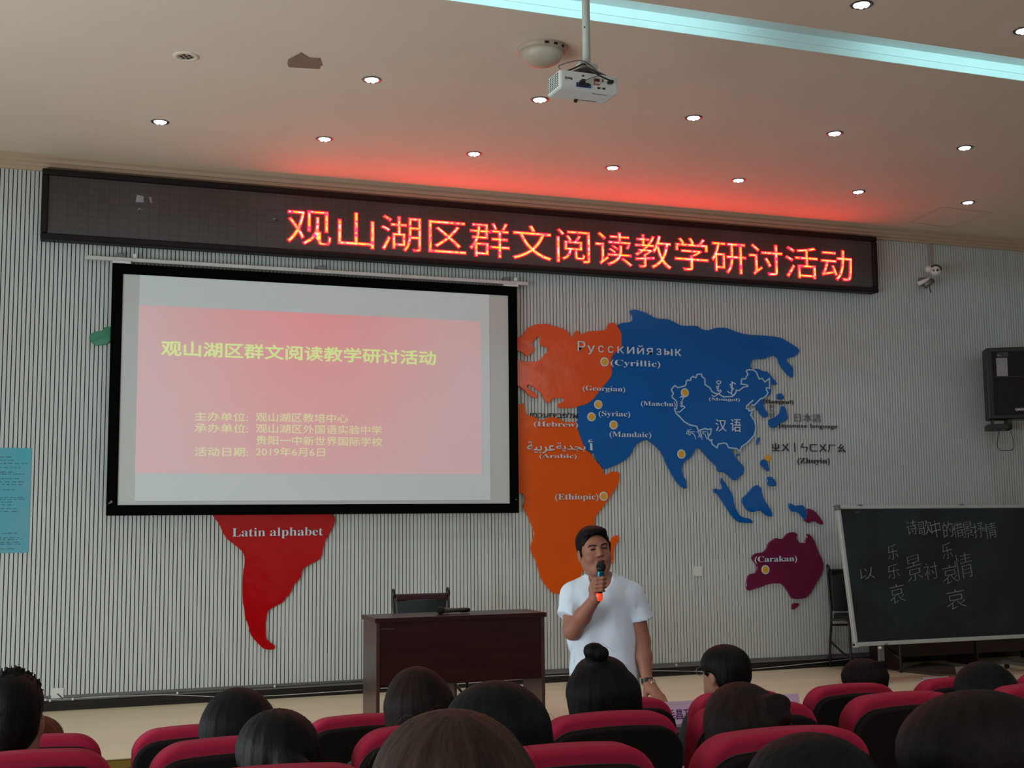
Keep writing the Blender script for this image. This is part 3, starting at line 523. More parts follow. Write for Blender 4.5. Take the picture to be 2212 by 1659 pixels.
# mount
M_mt = mat('mount_paint', (196, 206, 200), .45, var=.04)
pt = P(1267, 125, cen.y); px_ = pt.x
mt = thing('projector_mount', (px_, cen.y, ZC), 'pale steel pole and bracket carrying the projector', 'mount')
zt = cen.z+hh
MB().cyl((px_, cen.y, zt+.06), (px_, cen.y, ZC), .0205, n=32).build('pole', M_mt, mt, smooth=True)
MB().lathe([(.0, 0), (.06, 0), (.06, -.012), (.02, -.02)], (px_, cen.y, ZC), 20).build('ceiling_plate', M_mt, mt)
MB().box((px_-.05, cen.y-.03, zt+.035), (px_+.05, cen.y+.03, zt+.075)).build('saddle', M_mt, mt, bevel=.004)
MXT = Matrix.Translation((px_+.01, cen.y-.01, zt+.02)) @ Matrix.Rotation(.35, 4, 'Z') @ Matrix.Rotation(.12, 4, 'Y')
MB().box((-.075, -.05, 0), (.085, .05, .008), MXT).build('plate', M_strip, mt, bevel=.002)
for x, y in ((-.06, -.03), (.06, .03), (.06, -.03), (-.06, .03)): MB().cyl((px_+x, cen.y+y, zt-.002), (px_+x*.8, cen.y+y*.8, zt+.03), .005, n=8).build('bolt', M_strip, mt)
MB().cyl((px_-.018, cen.y-.0195, ZC-.38), (px_-.018, cen.y-.022, ZC-.38), .004, n=8).build('hole', M_back, mt)
L = lambda x, y, z: MX @ Vector((x, y, z))
for nm, pts, r_, lb in (('cable', [L(-W2+.02, -D_2+.02, hh), L(-W2+.03, -.01, hh+.045), L(-.03, -.04, hh+.075), L(.05, -.03, hh+.05), L(.07, -.04, hh+.012)], .0028, 'thin grey cable arched over the top of the projector'),
  ('cable', [L(-W2+.05, -D_2+.03, hh+.002), L(-.06, -.05, hh+.03), L(-.015, -.05, hh+.055), L(.01, -.03, hh+.05)], .0042, 'thick black cable running from the projector up beside the pole'),
  ('power_cable', [L(.0, -D_2+.02, hh+.02), L(.0, -D_2-.02, hh+.005), L(.03, -D_2-.035, hh-.02), L(.07, -D_2-.035, hh-.034), L(.111, -D_2-.026, .056)], .0045, 'black power cable looping down to the plug on the projector'),
  ('video_cable', [L(-.045, -D_2-.03, .036), L(-.01, -D_2-.045, .05), L(.04, -D_2-.03, .075), L(.06, -.03, hh+.01)], .002, 'thin grey video cable rising from the blue plug of the projector')):
    q = curve_pts(pts, 7); c = q[0]; o = MB().tube([k-c for k in q], r_, 8).build(nm, M_cable if r_ > .003 else M_strip, None, loc=c, smooth=True); tag(o, lb, 'cable', 'cables at the projector')
# ------------------------------------------------------------------ wall things
def plate(px_, py_, wz, hz, label, bent=False):
    p = P(px_, py_, YW); t = thing('wall_socket', (p.x, YW, p.z), label, 'socket', 'white wall plates')
    MB().box((-wz/2, -.012, -hz/2), (wz/2, 0, hz/2)).build('plate', M_white, t, world=False, bevel=.003); return t, p
t, p = plate(1508, 1234, .082, .088, 'blank white wall plate on the slats between the standing man and the plum map piece')
t, p = plate(124, 1498, .09, .082, 'white wall plate low on the slats near the poster, with a thin black lead')
MB().tube([(0, -.014, 0), (.03, -.02, -.03), (.04, -.025, -.045)], .004, 6).build('plug_lead', M_cable, t, world=False)
# cable with clips along the base of the wall
M_wc = mat('white_cable', (190, 190, 186), .5)
def wallrun(name, pts, r_, m, label, Y=YW-.024):
    q = [P(x, y, Y) for x, y in pts]; c = q[0]; o = MB().tube([k-c for k in curve_pts([tuple(a_) for a_ in q], 4)], r_, 6).build(name, m, None, loc=c, smooth=True); return tag(o, label, 'cable')
wallrun('wall_cable', [(88, 1513), (140, 1510), (220, 1505), (330, 1501), (400, 1502), (470, 1505), (560, 1504), (680, 1497), (783, 1490)], .0036, M_wc, 'pale cable drooping across the black baseboard from the poster to the desk')
wallrun('wall_cable', [(822, 1487), (950, 1480), (1176, 1463)], .0036, M_wc, 'pale cable on the baseboard seen under the desk')
wallrun('wall_cable', [(1176, 1461), (1260, 1457), (1360, 1452), (1420, 1449), (1500, 1450), (1560, 1449), (1640, 1444), (1760, 1432), (1850, 1422)], .0036, M_wc, 'pale cable on the baseboard between the desk and the black chair')
wallrun('wall_cable', [(88, 1516), (150, 1509), (260, 1503), (420, 1494), (600, 1484), (783, 1472)], .003, M_cable, 'thin dark cable clipped along the foot of the slats near the poster')
for k, (x, y) in enumerate(((98, 1511), (108, 1513), (157, 1510), (383, 1497), (593, 1482), (1383, 1440), (1460, 1436))):
    p = P(x, y, YW-.02); o = MB().box((-.007, -.014, -.009), (.007, 0, .009)).build('cable_clip', M_white, None, loc=Vector((p.x, YW-.02, p.z)), bevel=.002); tag(o, 'tiny white cable clip at the foot of the slats, %s from the poster' % ORD[k], 'clip', 'white cable clips')
# conduit and camera
q = [P(x, y, YW-.02) for x, y in [(1897, 513), (1960, 517), (1990, 520), (2003, 524), (2008, 533), (2009, 550), (2011, 576)]]; c = q[0]
o = MB().tube([k-c for k in curve_pts([tuple(a_) for a_ in q], 4)], .011, 8).build('conduit', mat('conduit_paint', (160, 150, 140), .5), None, loc=c, smooth=True); tag(o, 'pale conduit bending down from the LED sign to the wall camera', 'conduit')
p = P(1990, 612, YW); ct = thing('wall_camera', (p.x, YW, p.z), 'small white wall camera with a black hood and two round eyes', 'camera')
yb = YW-.16
def cp(x, y, Y=yb): return P(x, y, Y)
MB().box((p.x-.04, YW-.05, p.z-.03), (p.x+.06, YW, p.z+.05)).build('wall_base', M_strip, ct, bevel=.006)
MB().tube([cp(1984, 613), cp(2000, 606), cp(2016, 600)], [.022, .02, .014], 10).build('arm', M_white, ct, smooth=True)
MB().cyl(cp(1998, 618, yb), cp(2012, 606, yb), .03, .036, n=16).build('joint', M_strip, ct, smooth=True)
h = cp(2021, 585); MB().lathe([(.052*math.sin(a), -.052*math.cos(a)) for a in np.linspace(0, PI, 14)], h, 22).build('head', M_white, ct, smooth=True)
MB().lathe([(.036*math.sin(a), -.036*math.cos(a)) for a in np.linspace(0, PI, 10)], cp(2006, 582, yb+.03), 16).build('housing', M_white, ct, smooth=True)
vd = (CAM-h).normalized(); sd = Vector((0, 0, 1)).cross(vd).normalized(); uu = vd.cross(sd)
MB().tube([h+(sd*math.cos(a)+uu*math.sin(a))*.054+vd*.01 for a in np.linspace(.05, PI+.15, 14)], .010, 8).build('hood', M_blackp, ct, smooth=True)
for s_ in (-1, 1):
    c0 = h+vd*.044+sd*(s_*.019)+uu*.006; MB().cyl(c0, c0+vd*.012, .0125, n=14).build('lens', M_blackp if s_ > 0 else M_strip, ct)
MB().tube([cp(2008, 615), cp(2009, 626), cp(2011, 632)], .006, 6).build('lead', M_cable, ct)
# loudspeaker
Yk = YW-.32; a = P(2131, 752, Yk); b_ = P(2134, 906, Yk)
kx0, kz1, kz0 = (a.x+b_.x)/2, a.z, b_.z
sp_ = thing('loudspeaker', (kx0+.24, YW-.2, kz0), 'black box loudspeaker with a grey sticker mounted high on the slats', 'speaker')
MB().box((kx0, Yk, kz0), (kx0+.50, YW-.06, kz1)).build('cabinet', M_blackp, sp_, bevel=.012)
MB().box((kx0+.055, Yk-.012, kz0+.04), (kx0+.47, Yk, kz1-.04)).build('grille', mat('grille_mesh', (10, 11, 12), .8, bump=.4, bscale=900), sp_, bevel=.008)
MB().box((kx0+.055, Yk-.0135, kz0+.42), (kx0+.47, Yk-.012, kz0+.424)).build('seam', M_tube, sp_)
sa, sb = P(2148, 775, Yk-.013), P(2168, 815, Yk-.013)
lbm = MB().box((sa.x, Yk-.015, sb.z), (sb.x, Yk-.012, sa.z)).build('sticker', mat('grey_label', (150, 154, 156), .6, rgb2=(120, 124, 126), scale=60), sp_)
sa, sb = P(2149, 763, Yk-.013), P(2168, 774, Yk-.013); MB().box((sa.x, Yk-.0145, sb.z), (sb.x, Yk-.012, sa.z)).build('sticker', M_tube, sp_)
MB().box((sa.x+.004, Yk-.0155, sb.z+.012), (sa.x+.034, Yk-.0145, sb.z+.02)).build('sticker_mark', M_strip, sp_)
sa, sb = P(2180, 883, Yk-.013), P(2203, 892, Yk-.013)
bd = MB().box((sa.x, Yk-.016, sb.z), (sb.x, Yk-.012, sa.z)).build('badge', M_tube, sp_, bevel=.001)
text('badge_lettering', 'QAOOK', (2181.5, 890.5), (2201, 890.5), 5.5, Yk-.017, M_white, bd, 'box', .001, .02)
mb = MB().box((kx0+.0, YW-.3, kz0-.10), (kx0+.22, YW-.0, kz0-.045)).box((kx0+.18, YW-.3, kz0-.10), (kx0+.22, YW-.04, kz0)).box((kx0+.03, YW-.3, kz0-.05), (kx0+.05, YW-.2, kz0))
for k in range(3): mb.cyl((kx0+.03+k*.07, YW-.25, kz0-.115), (kx0+.03+k*.07, YW-.25, kz0-.095), .012, n=8)
mb.build('bracket', M_blackp, sp_, bevel=.003)
th_ = math.radians(-33); pv = Vector((kx0, Yk, sp_.location.z)); sp_.rotation_euler.z = th_; sp_.location = pv-Matrix.Rotation(th_, 3, 'Z') @ (pv-sp_.location)
q = [P(x, y, YW-.06) for x, y in [(2183, 930), (2188, 948), (2190, 965), (2186, 972), (2172, 973), (2160, 972), (2154, 962), (2156, 945), (2158, 932)]]; c = q[0]
o = MB().tube([k-c for k in curve_pts([tuple(a_) for a_ in q], 5)], .0035, 6).build('speaker_cable', M_cable, None, loc=c, smooth=True); tag(o, 'thin dark cable hanging in a loop under the loudspeaker', 'cable')
# poster
Ypo = YW-.006
a = P(68, 968, Ypo); b_ = P(62, 1194, Ypo); poz1, poz0, pox1 = a.z, b_.z, (a.x+b_.x)/2
po = thing('poster', (pox1-.4, YW, poz0), 'blue green poster with small dark printed lines, beside the projection screen', 'poster')
M_pos = mat('poster_print', (60, 178, 196), .25, rgb2=(120, 170, 190), scale=1.6, contrast=.6)
MB().box((pox1-.95, Ypo, poz0), (pox1, YW-.001, poz1)).build('sheet', M_pos, po)
rr = random.Random(3); M_ink = mat('poster_ink', (36, 92, 112), .5)
y = 987
for wds, yy in ((12, 987), (12, 994), (32, 1001), (22, 1010), (16, 1020), (27, 1024), (20, 1034), (28, 1041), (26, 1047), (18, 1058), (30, 1075), (28, 1079), (10, 1085), (14, 1091), (17, 1099), (16, 1105), (18, 1152), (20, 1162), (24, 1166), (20, 1172), (22, 1176), (16, 1186)):
    p = P(2, yy, Ypo); x = p.x-.5; xe = P(10+wds*1.6, yy, Ypo).x; mb = MB()
    while x < xe:
        l = rr.uniform(.015, .05); x2 = min(x+l, xe); k = x
        while k < x2-.004: mb.box((k, Ypo-.0008, p.z-rr.uniform(.002, .005)), (k+rr.uniform(.003, .006), Ypo, p.z+rr.uniform(.002, .006))); k += .008
        x = x2+.012
    if mb.v: mb.build('print_line', M_ink, po)
# ceiling hatch seam
q = [PZ(x, y, ZC) for x, y in [(1967, 479), (2033, 447), (2142, 459), (2050, 491)]]; c = sum(q, Vector())/4
v0 = [k-c for k in q]; mb = MB()
for i in range(4):
    a, b_ = v0[i], v0[(i+1) % 4]; d = (b_-a).normalized(); nn = Vector((-d.y, d.x, 0))*.0035
    mb.add([a-nn+Vector((0, 0, -.0015)), b_-nn+Vector((0, 0, -.0015)), b_+nn+Vector((0, 0, -.0015)), a+nn+Vector((0, 0, -.0015))], [(0, 1, 2, 3)])
o = mb.build('ceiling_hatch', mat('hatch_seam', (182, 162, 142), .8), None, loc=c); tag(o, 'faint outline of a square access hatch in the ceiling near the corner', 'hatch')
# ------------------------------------------------------------------ desk on the stage
dx0, dx1, dy0, dy1, dz = P(813, 1336, 8.45).x, P(1176, 1321, 8.45).x, 8.45, 8.83, 1.06
dk = thing('desk', ((dx0+dx1)/2, (dy0+dy1)/2, ZS), 'dark mahogany desk standing on the stage in front of a black chair', 'desk')
MB().box((dx0-.012, dy0-.012, dz-.032), (dx1+.012, dy1+.012, dz)).build('desktop', M_wood, dk, bevel=.003)
MB().box((dx0, dy0, ZS), (dx0+.025, dy1, dz-.032)).build('side_panel', M_woodside, dk, bevel=.002)
MB().box((dx1-.025, dy0, ZS), (dx1, dy1, dz-.032)).build('side_panel', M_woodside, dk, bevel=.002)
MB().box((dx0+.025, dy0+.004, .60), (dx1-.025, dy0+.022, dz-.032)).build('front_panel', M_wood, dk)
MB().box((dx0+.025, dy1-.05, .56), (dx1-.025, dy1-.03, .64)).build('rail', M_woodside, dk)
MB().box(((dx0+dx1)/2-.03, dy0+.1, ZS), ((dx0+dx1)/2-.01, dy1-.02, .9)).build('divider', M_woodside, dk)
p = P(820, 1346, dy0-.013)
MB().box((dx0+.03, dy0+.0, dz-.075), (dx0+.13, dy0+.005, dz-.073)).build('edge_scratch', M_strip, dk)
# microphone on the desk
M_mesh = mat('mic_mesh', (30, 32, 32), .45, metal=.6, bump=.6, bscale=700); M_micb = mat('mic_grey', (66, 70, 58), .4, var=.15)
a = P(944, 1320, 8.62); a = Vector((a.x, 8.62, dz+.027)); b_ = P(1018, 1322, 8.62); b_ = Vector((b_.x, 8.66, dz+.02)); d = (b_-a).normalized()
mi = thing('microphone', (a+b_)/2-Vector((0, 0, .024)), 'black and olive microphone lying on the dark desktop', 'microphone')
MB().tube([a+d*t for t in (0, .006, .018, .034, .048, .054)], [.010, .02, .027, .027, .022, .018], 16).build('grille', M_mesh, mi, smooth=True)
MB().tube([a+d*t for t in (.054, .062, .12, .18)], [.02, .019, .016, .014], 14).build('handle', M_micb, mi, smooth=True)
MB().tube([a+d*t for t in (.18, .184, (b_-a).length-.03, (b_-a).length)], [.015, .017, .017, .013], 14).build('end_cap', M_blackp, mi, smooth=True)
# ------------------------------------------------------------------ black framed chairs
M_maroon = mat('maroon_trim', (58, 26, 34), .35)
def chair(loc, rz, sc, label, trim=None, lth=None):
    t = thing('chair', loc, label, 'chair', 'black tube-framed chairs', rz=rz); t.scale = (sc, sc, sc)
    K = dict(world=False)
    for s in (-1, 1):
        x = s*.235
        MB().tube(curve_pts([(x, .30, 0), (x, .27, .25), (x, .22, .46), (x, .245, .7), (x, .28, .93), (x, .26, .955), (x, .245, .93), (x, .25, .90)], 6), .0125, 8).build('leg', M_tube, t, smooth=True, **K)
        MB().tube(curve_pts([(x, -.24, 0), (x, -.235, .3), (x, -.22, .46), (x, -.1, .475), (x, .215, .45)], 6), .0125, 8).build('leg', M_tube, t, smooth=True, **K)
        MB().tube([(x, -.235, .12), (x, .255, .24)], .011, 8).build('stretcher', M_tube, t, smooth=True, **K)
    MB().tube([(-.235, .22, .40), (.235, .22, .40)], .01, 8).build('stretcher', M_tube, t, **K)
    m = MB(); n_ = 9
    vs = []; 
    for j in range(7):
        z = .53+j*.058; yc = .225+(z-.5)*.10
        for i in range(n_):
            u = i/(n_-1)*2-1; vs.append((u*.215, yc-.02+.035*u*u-.02, z))
        for i in range(n_):
            u = i/(n_-1)*2-1; vs.append((u*.215, yc+.02+.03*u*u, z))
    fs = []
    for j in range(6):
        o0, o1 = j*2*n_, (j+1)*2*n_
        for i in range(n_-1): fs += [(o0+i, o0+i+1, o1+i+1, o1+i), (o0+n_+i+1, o0+n_+i, o1+n_+i, o1+n_+i+1)]
        fs += [(o0+n_, o0, o1, o1+n_), (o0+n_-1, o0+2*n_-1, o1+2*n_-1, o1+n_-1)]
    fs += [tuple(range(n_-1, -1, -1))+tuple(range(n_, 2*n_)), tuple(range(6*2*n_, 6*2*n_+n_))+tuple(range(6*2*n_+2*n_-1, 6*2*n_+n_-1, -1))]
    m.add(vs, fs); m.build('backrest', lth or M_leather, t, smooth=True, bevel=.01, **K)
    MB().box((-.222, .235, .868), (.222, .285, .925)).build('top_trim', trim or M_maroon, t, bevel=.012, **K)
    MB().box((-.225, -.23, .455), (.225, .21, .515)).build('seat', lth or M_leather, t, bevel=.025, seg=3, **K)
    return t
q = P(909, 1290, 9.45)
chair((q.x, 9.2, ZS), 0, .93, 'black chair with maroon top trim standing behind the desk')
q = P(1788, 1300, 10.2)
chair((q.x+.27, 10.02, ZS), math.radians(-14), 1.0, 'black chair standing by the wall, half hidden behind the blackboard', M_blackp, mat('leather_black', (12, 13, 14), .5))
# ------------------------------------------------------------------ blackboard on its stand
O = P(1845, 1397, 9.2); TL = P(1806, 1093, 9.2); k = O.x/TL.x; Tp = P(1806, 1093, 9.2*k)
eu = Vector((0, Tp.y-O.y, Tp.z-O.z)); BH = eu.length; eu.normalize(); nn = Vector((0, -eu.z, eu.y)); BWd = 2.5
def bd_(u, v, n=0): return O+Vector((u, 0, 0))+eu*v+nn*n
def on_board(x, y):
    r_ = ray(x, y); t = (O-CAM).dot(nn)/r_.dot(nn); h = CAM+r_*t-O; return h.x, h.dot(eu)
MBd = Matrix.Translation(O) @ Matrix(((1, 0, 0, 0), (0, -nn.y, eu.y, 0), (0, -nn.z, eu.z, 0), (0, 0, 0, 1)))  # local (u, n, v)
M_board = mat('blackboard_slate', (7, 20, 24), .5, var=.3, scale=2.5, rgb2=(22, 38, 44), contrast=.35)
M_bfr = mat('board_frame', (190, 198, 196), .4, metal=.3, var=.08)
bo = thing('blackboard', bd_(BWd/2, 0), 'wide mobile blackboard with chalk Chinese writing, leaning back on its stand', 'blackboard')
MB().box((.02, -.014, .02), (BWd-.02, .012, BH-.02), MBd).build('slate', M_board, bo)
for a, b_ in (((0, -.02, 0), (BWd, .02, .034)), ((0, -.02, BH-.03), (BWd, .02, BH)), ((0, -.02, .034), (.032, .02, BH-.03)), ((BWd-.032, -.02, .034), (BWd, .02, BH-.03))):
    MB().box(a, b_, MBd).build('frame_bar', M_bfr, bo, bevel=.006)
MB().box((-.01, -.024, BH-.04), (.03, .024, BH+.008), MBd).build('corner_cap', M_strip, bo, bevel=.006)
MB().box((.0, -.024, -.008), (.04, .024, .03), MBd).build('corner_cap', M_bfr, bo, bevel=.006)
for u in (.23, 1.33): MB().box((u, -.024, BH-.004), (u+.03, .02, BH+.008), MBd).build('clip', M_strip, bo)
MB().box((.3, -.026, .0), (.33, .02, .012), MBd).build('clip', M_strip, bo)
kb = MB().lathe([(0, -.026), (.014, -.022), (.018, -.008), (.006, 0)], (0, 0, 0), 12); 
kb.v = [tuple(MBd @ Vector((.26+v_[0], 0+v_[1], -.006+v_[2]))) for v_ in kb.v]; kb.build('knob', M_white, bo, smooth=True)
for u in (.30, 1.95):
    p = bd_(u, 0); 
    MB().box((p.x-.02, 9.22, ZS+.05), (p.x+.02, 9.26, .66)).build('leg', M_strip, bo)
    MB().box((p.x-.03, 9.17, ZS+.045), (p.x+.03, 9.62, ZS+.075)).build('foot', M_strip, bo)
    for y in (9.2, 9.59): MB().cyl((p.x-.012, y, ZS+.022), (p.x+.012, y, ZS+.022), .022, n=12).build('castor', M_blackp, bo)
M_chalk = mat('chalk', (150, 156, 156), .95, var=.35, scale=90)
def chalk(ch, x0_, y0_, x1_, y1_, off=-.018):    # pixel box of the writing
    c_ = (x0_+x1_)/2; w_ = (x1_-x0_)*.44; a = on_board(c_-w_, y1_); b_ = on_board(c_+w_, y0_)
    me, co = glyphs(ch, .5, off); co = co.copy()
    u = (co[:, 0]-co[:, 0].min())/np.ptp(co[:, 0]); v_ = (co[:, 1]-co[:, 1].min())/np.ptp(co[:, 1])
    sk = (.16*(u-.5)*(b_[1]-a[1]))
    q = [MBd @ Vector((a[0]+float(i)*(b_[0]-a[0]), -.0145-.001*float(k_), a[1]+float(j)*(b_[1]-a[1])+float(s_))) for i, j, k_, s_ in zip(u, v_, co[:, 2], sk)]
    me.vertices.foreach_set('co', np.array([tuple(k_) for k_ in q], 'f').ravel()); me.update(); mobj('chalk_writing', me, M_chalk, bo)
s_ = 4.609
for ch, x0_, y0_, x1_, y1_ in (('诗', 815, 300, 912, 440), ('歌', 925, 300, 1060, 440), ('中', 1065, 300, 1140, 465), ('的', 1180, 310, 1268, 465), ('借', 1280, 320, 1368, 465), ('景', 1372, 315, 1468, 468), ('抒', 1482, 320, 1575, 465), ('情', 1595, 320, 1700, 475),
  ('乐', 628, 542, 720, 685), ('乐', 625, 735, 738, 875), ('哀', 645, 930, 790, 1120), ('景', 818, 648, 955, 895), ('衬', 992, 715, 1120, 885), ('乐', 1170, 525, 1260, 682), ('哀', 1175, 740, 1318, 925), ('哀', 1210, 980, 1398, 1180), ('情', 1300, 625, 1458, 875), ('以', 345, 768, 492, 885)):
    chalk(ch, 1780+x0_/s_, 1060+y0_/s_, 1780+x1_/s_, 1060+y1_/s_, -.014 if y0_ < 500 else -.020)
M_smear = mat('chalk_smear', (70, 78, 78), .95, var=.5, scale=30)
for x, y, w_, h_ in ((1850, 1107, 9, 3), (1895, 1110, 5, 3), (2155, 1104, 5, 2), (1955, 1383, 6, 4), (2003, 1383, 3, 5), (2160, 1375, 9, 3)):
    u, v_ = on_board(x, y); k_ = .0043; pl = [(u+w_*k_*math.cos(t)*random.uniform(.5, 1), v_+h_*k_*math.sin(t)*random.uniform(.5, 1)) for t in np.linspace(0, 2*PI, 11)[:-1]]
    MB().prism(pl, -.0146, -.014, fn=lambda q: MBd @ q).build('chalk_smear', M_smear, bo)
# dark table behind the blackboard and the mat in front of it
M_dwood = mat('dark_walnut', (46, 20, 18), .35, var=.3, scale=3, stretch=(1, 1, 8))
tx0 = P(1940, 1440, 9.85).x; tb = thing('side_table', (tx0+.9, 10.0, ZS), 'dark brown table standing behind the blackboard', 'table')
MB().box((tx0-.02, 9.83, 1.02), (tx0+1.85, 10.3, 1.05)).build('tabletop', M_dwood, tb, bevel=.003)
for x in (tx0, tx0+.9, tx0+1.8): MB().box((x, 9.85, ZS), (x+.025, 10.28, 1.02)).build('side_panel', M_dwood, tb)
MB().box((tx0+.025, 9.87, .42), (tx0+1.8, 9.89, 1.02)).build('front_panel', M_dwood, tb)
M_matb = mat('brown_board', (84, 70, 58), .7, var=.3, scale=3, stretch=(.5, 4, 1))
qa = [PZ(x, y, ZS+.02) for x, y in [(1938, 1446), (2000, 1430), (2062, 1437), (2066, 1458), (2030, 1456)]]; c = sum(qa, Vector())/5; n = 5
o = MB().add([tuple(q-c) for q in qa]+[tuple(q-c-Vector((0, 0, .02))) for q in qa], [tuple(range(n)), tuple(range(2*n-1, n-1, -1))]+[(i, i+n, (i+1) % n+n, (i+1) % n) for i in range(n)]).build('floor_board', M_matb, None, loc=c, bevel=.003)
tag(o, 'flat brown wooden board lying on the stage under the blackboard', 'board')
# ------------------------------------------------------------------ judges' table with name plates
M_pink = mat('mauve_card', (252, 216, 252), .3, var=.04); M_clear = mat('clear_stand', (190, 180, 190), .15, var=.03); M_ink2 = mat('plate_ink', (96, 34, 120), .6)
ft = thing('front_table', (3.4, 5.33, 0), 'long dark table with name plates in front of the first row of seats', 'table')
TZ = .775; M_cloth = mat('table_dark', (40, 16, 22), .45, var=.2)
MB().box((1.9, 5.10, TZ-.03), (5.2, 5.58, TZ)).build('tabletop', M_cloth, ft, bevel=.004)
for x in (1.95, 3.0, 4.1, 5.1): MB().box((x, 5.14, 0), (x+.03, 5.54, TZ-.03)).build('leg_panel', M_cloth, ft)
MB().box((1.98, 5.50, .2), (5.1, 5.52, TZ-.03)).build('front_panel', M_cloth, ft)
def name_plate(px_, w_, txt, label, grey=False, ypx=None):
    Y = 5.22; p = P(px_, 1530, Y); t = thing('name_plate', (p.x, Y, TZ), label, 'name plate', 'name plates on the front table')
    h_ = .115 if not grey else P(2030, 1462, Y).z-TZ
    Mt = Matrix.Translation((0, 0, 0)) @ Matrix.Rotation(-.2, 4, 'X')
    MB().box((-w_/2, 0, .014), (w_/2, .004, h_), Mt).build('card', M_pink if not grey else M_white, t, world=False)
    MB().box((-w_/2-.002, -.004, .0), (w_/2+.002, .07, .016)).build('stand', M_clear, t, world=False, bevel=.002)
    MB().box((-w_/2, -.001, h_-.012), (w_/2, .006, h_), Mt).build('top_edge', M_clear if grey else mat('plate_edge', (244, 214, 246), .3), t, world=False)
    cw_ = .040; x0_ = -.085 if len(txt) == 3 else .010
    if txt:
        me, co = glyphs(txt, .5, .006); co = co.copy(); u = (co[:, 0]-co[:, 0].min())/np.ptp(co[:, 0]); v_ = (co[:, 1]-co[:, 1].min())/np.ptp(co[:, 1]); n_ = len(txt)
        q = [Mt @ Vector((x0_+float(i)*cw_*n_, -.0012+.001*float(k_), .034+float(j)*.046)) for i, j, k_ in zip(u, v_, co[:, 2])]
        me.vertices.foreach_set('co', np.array([tuple(k_) for k_ in q], 'f').ravel()); me.update(); mobj('lettering', me, M_ink2, t, world=False)
name_plate(1480, .21, '毛昌万', 'mauve name plate with dark characters beside the resting hand of the standing man')
name_plate(1690, .21, '秀华', 'mauve name plate behind the ponytailed woman, ending in two dark characters')
name_plate(2032, .16, '', 'low white and grey plate on the front table near the blackboard', True)
# ------------------------------------------------------------------ auditorium seats
def outline(w_, z0, z1, r_, arch=.012, n=7):
    pts = [(-w_/2, z0), (w_/2, z0)]
    zt = lambda x: z1-arch*(2*x/w_)**2
    for a in np.linspace(0, PI/2, n+5): x = w_/2-r_+r_*math.cos(a); pts.append((x, zt(x)-r_*.85*(1-math.sin(a))))
    for x in np.linspace(w_/2-r_, -w_/2+r_, 9)[1:-1]: pts.append((x, zt(x)))
    for a in np.linspace(PI/2, PI, n+5): x = -w_/2+r_+r_*math.cos(a); pts.append((x, zt(x)-r_*.85*(1-math.sin(a))))
    return pts
ST = 1.015
def seat_proto():
    t = thing('auditorium_seat', (0, 0, 0)); K = dict(world=False)
    lean = lambda q: Vector((q.x, q.y-(q.z-.45)*.14+.07+.10*(q.x/.24)**2*0, q.z))
    MB().prism(outline(.428, .42, ST, .085, .014), 0, .085, fn=lean).build('backrest', M_red, t, bevel=.018, seg=4, smooth=True, **K)
    ol = outline(.424, .40, ST-.036, .080, .014)
    MB().prism(ol, -.034, .004, fn=lean).build('back_shell', M_seatback, t, bevel=.008, **K)
    pl = [lean(Vector((x, -.001, z))) for x, z in ol[1:]]+[lean(Vector((ol[0][0], -.001, ol[0][1])))]
    MB().tube(pl, .002, 6).build('piping', mat('seat_piping', (46, 36, 36), .5) if 'seat_piping' not in bpy.data.materials else bpy.data.materials['seat_piping'], t, **K)
    MB().box((-.235, .06, .40), (.235, .50, .50)).build('seat', M_red, t, bevel=.03, seg=3, smooth=True, **K)
    for s in (-1, 1):
        MB().box((s*.262-.022, .03, .60), (s*.262+.022, .40, .635)).build('armrest', M_blackp, t, bevel=.01, **K)
        MB().box((s*.262-.014, .06, 0), (s*.262+.014, .36, .60)).build('leg', M_tube, t, **K)
    return t
SEAT = seat_proto(); used = [False]
def place_seat(x, y, z, label, group):
    o = SEAT if not used[0] else copy_tree(SEAT); used[0] = True
    o.location = (x, y, z); tag(o, label, 'seat', group); return o
R1 = {'y': 4.57, 'z': 0.0}; R2 = {'y': 3.4, 'z': .142}; R3 = {'y': 2.42, 'z': .243}
W_ = .428/2; nm_ = {1: 'front', 2: 'second', 3: 'third'}
rows = {1: [P(222, 1600, 4.54).x-W_]+[P(x, 1510, 4.65).x+W_-.025 for x in (302, 668, 959, 1237, 1495, 1742, 1977, 2197)],
        2: [P(248, 1615, 3.37).x-W_]+[P(x, 1540, 3.48).x+W_-.03 for x in (347, 781, 1177, 1497, 1827, 2135)],
        3: [P(835, 1640, 2.40).x-W_, P(1408, 1610, 2.40).x-W_+.028, P(1875, 1580, 2.40).x-W_+.028, P(1948, 1570, 2.50).x+W_]}
for r_, xs in rows.items():
    R_ = {1: R1, 2: R2, 3: R3}[r_]
    for k, x in enumerate(xs): place_seat(x, R_['y'], R_['z'], 'red auditorium seat, %s in the %s row, counted from the poster side' % (ORD[k], nm_[r_]), 'red seats in the %s row' % nm_[r_])
R4 = [x for x in (.62, 1.18, 1.74)]
for k, x in enumerate(R4): place_seat(x-.06, 1.42, .27, 'red auditorium seat, %s in the row closest to the camera' % ORD[k], 'red seats in the fourth row')
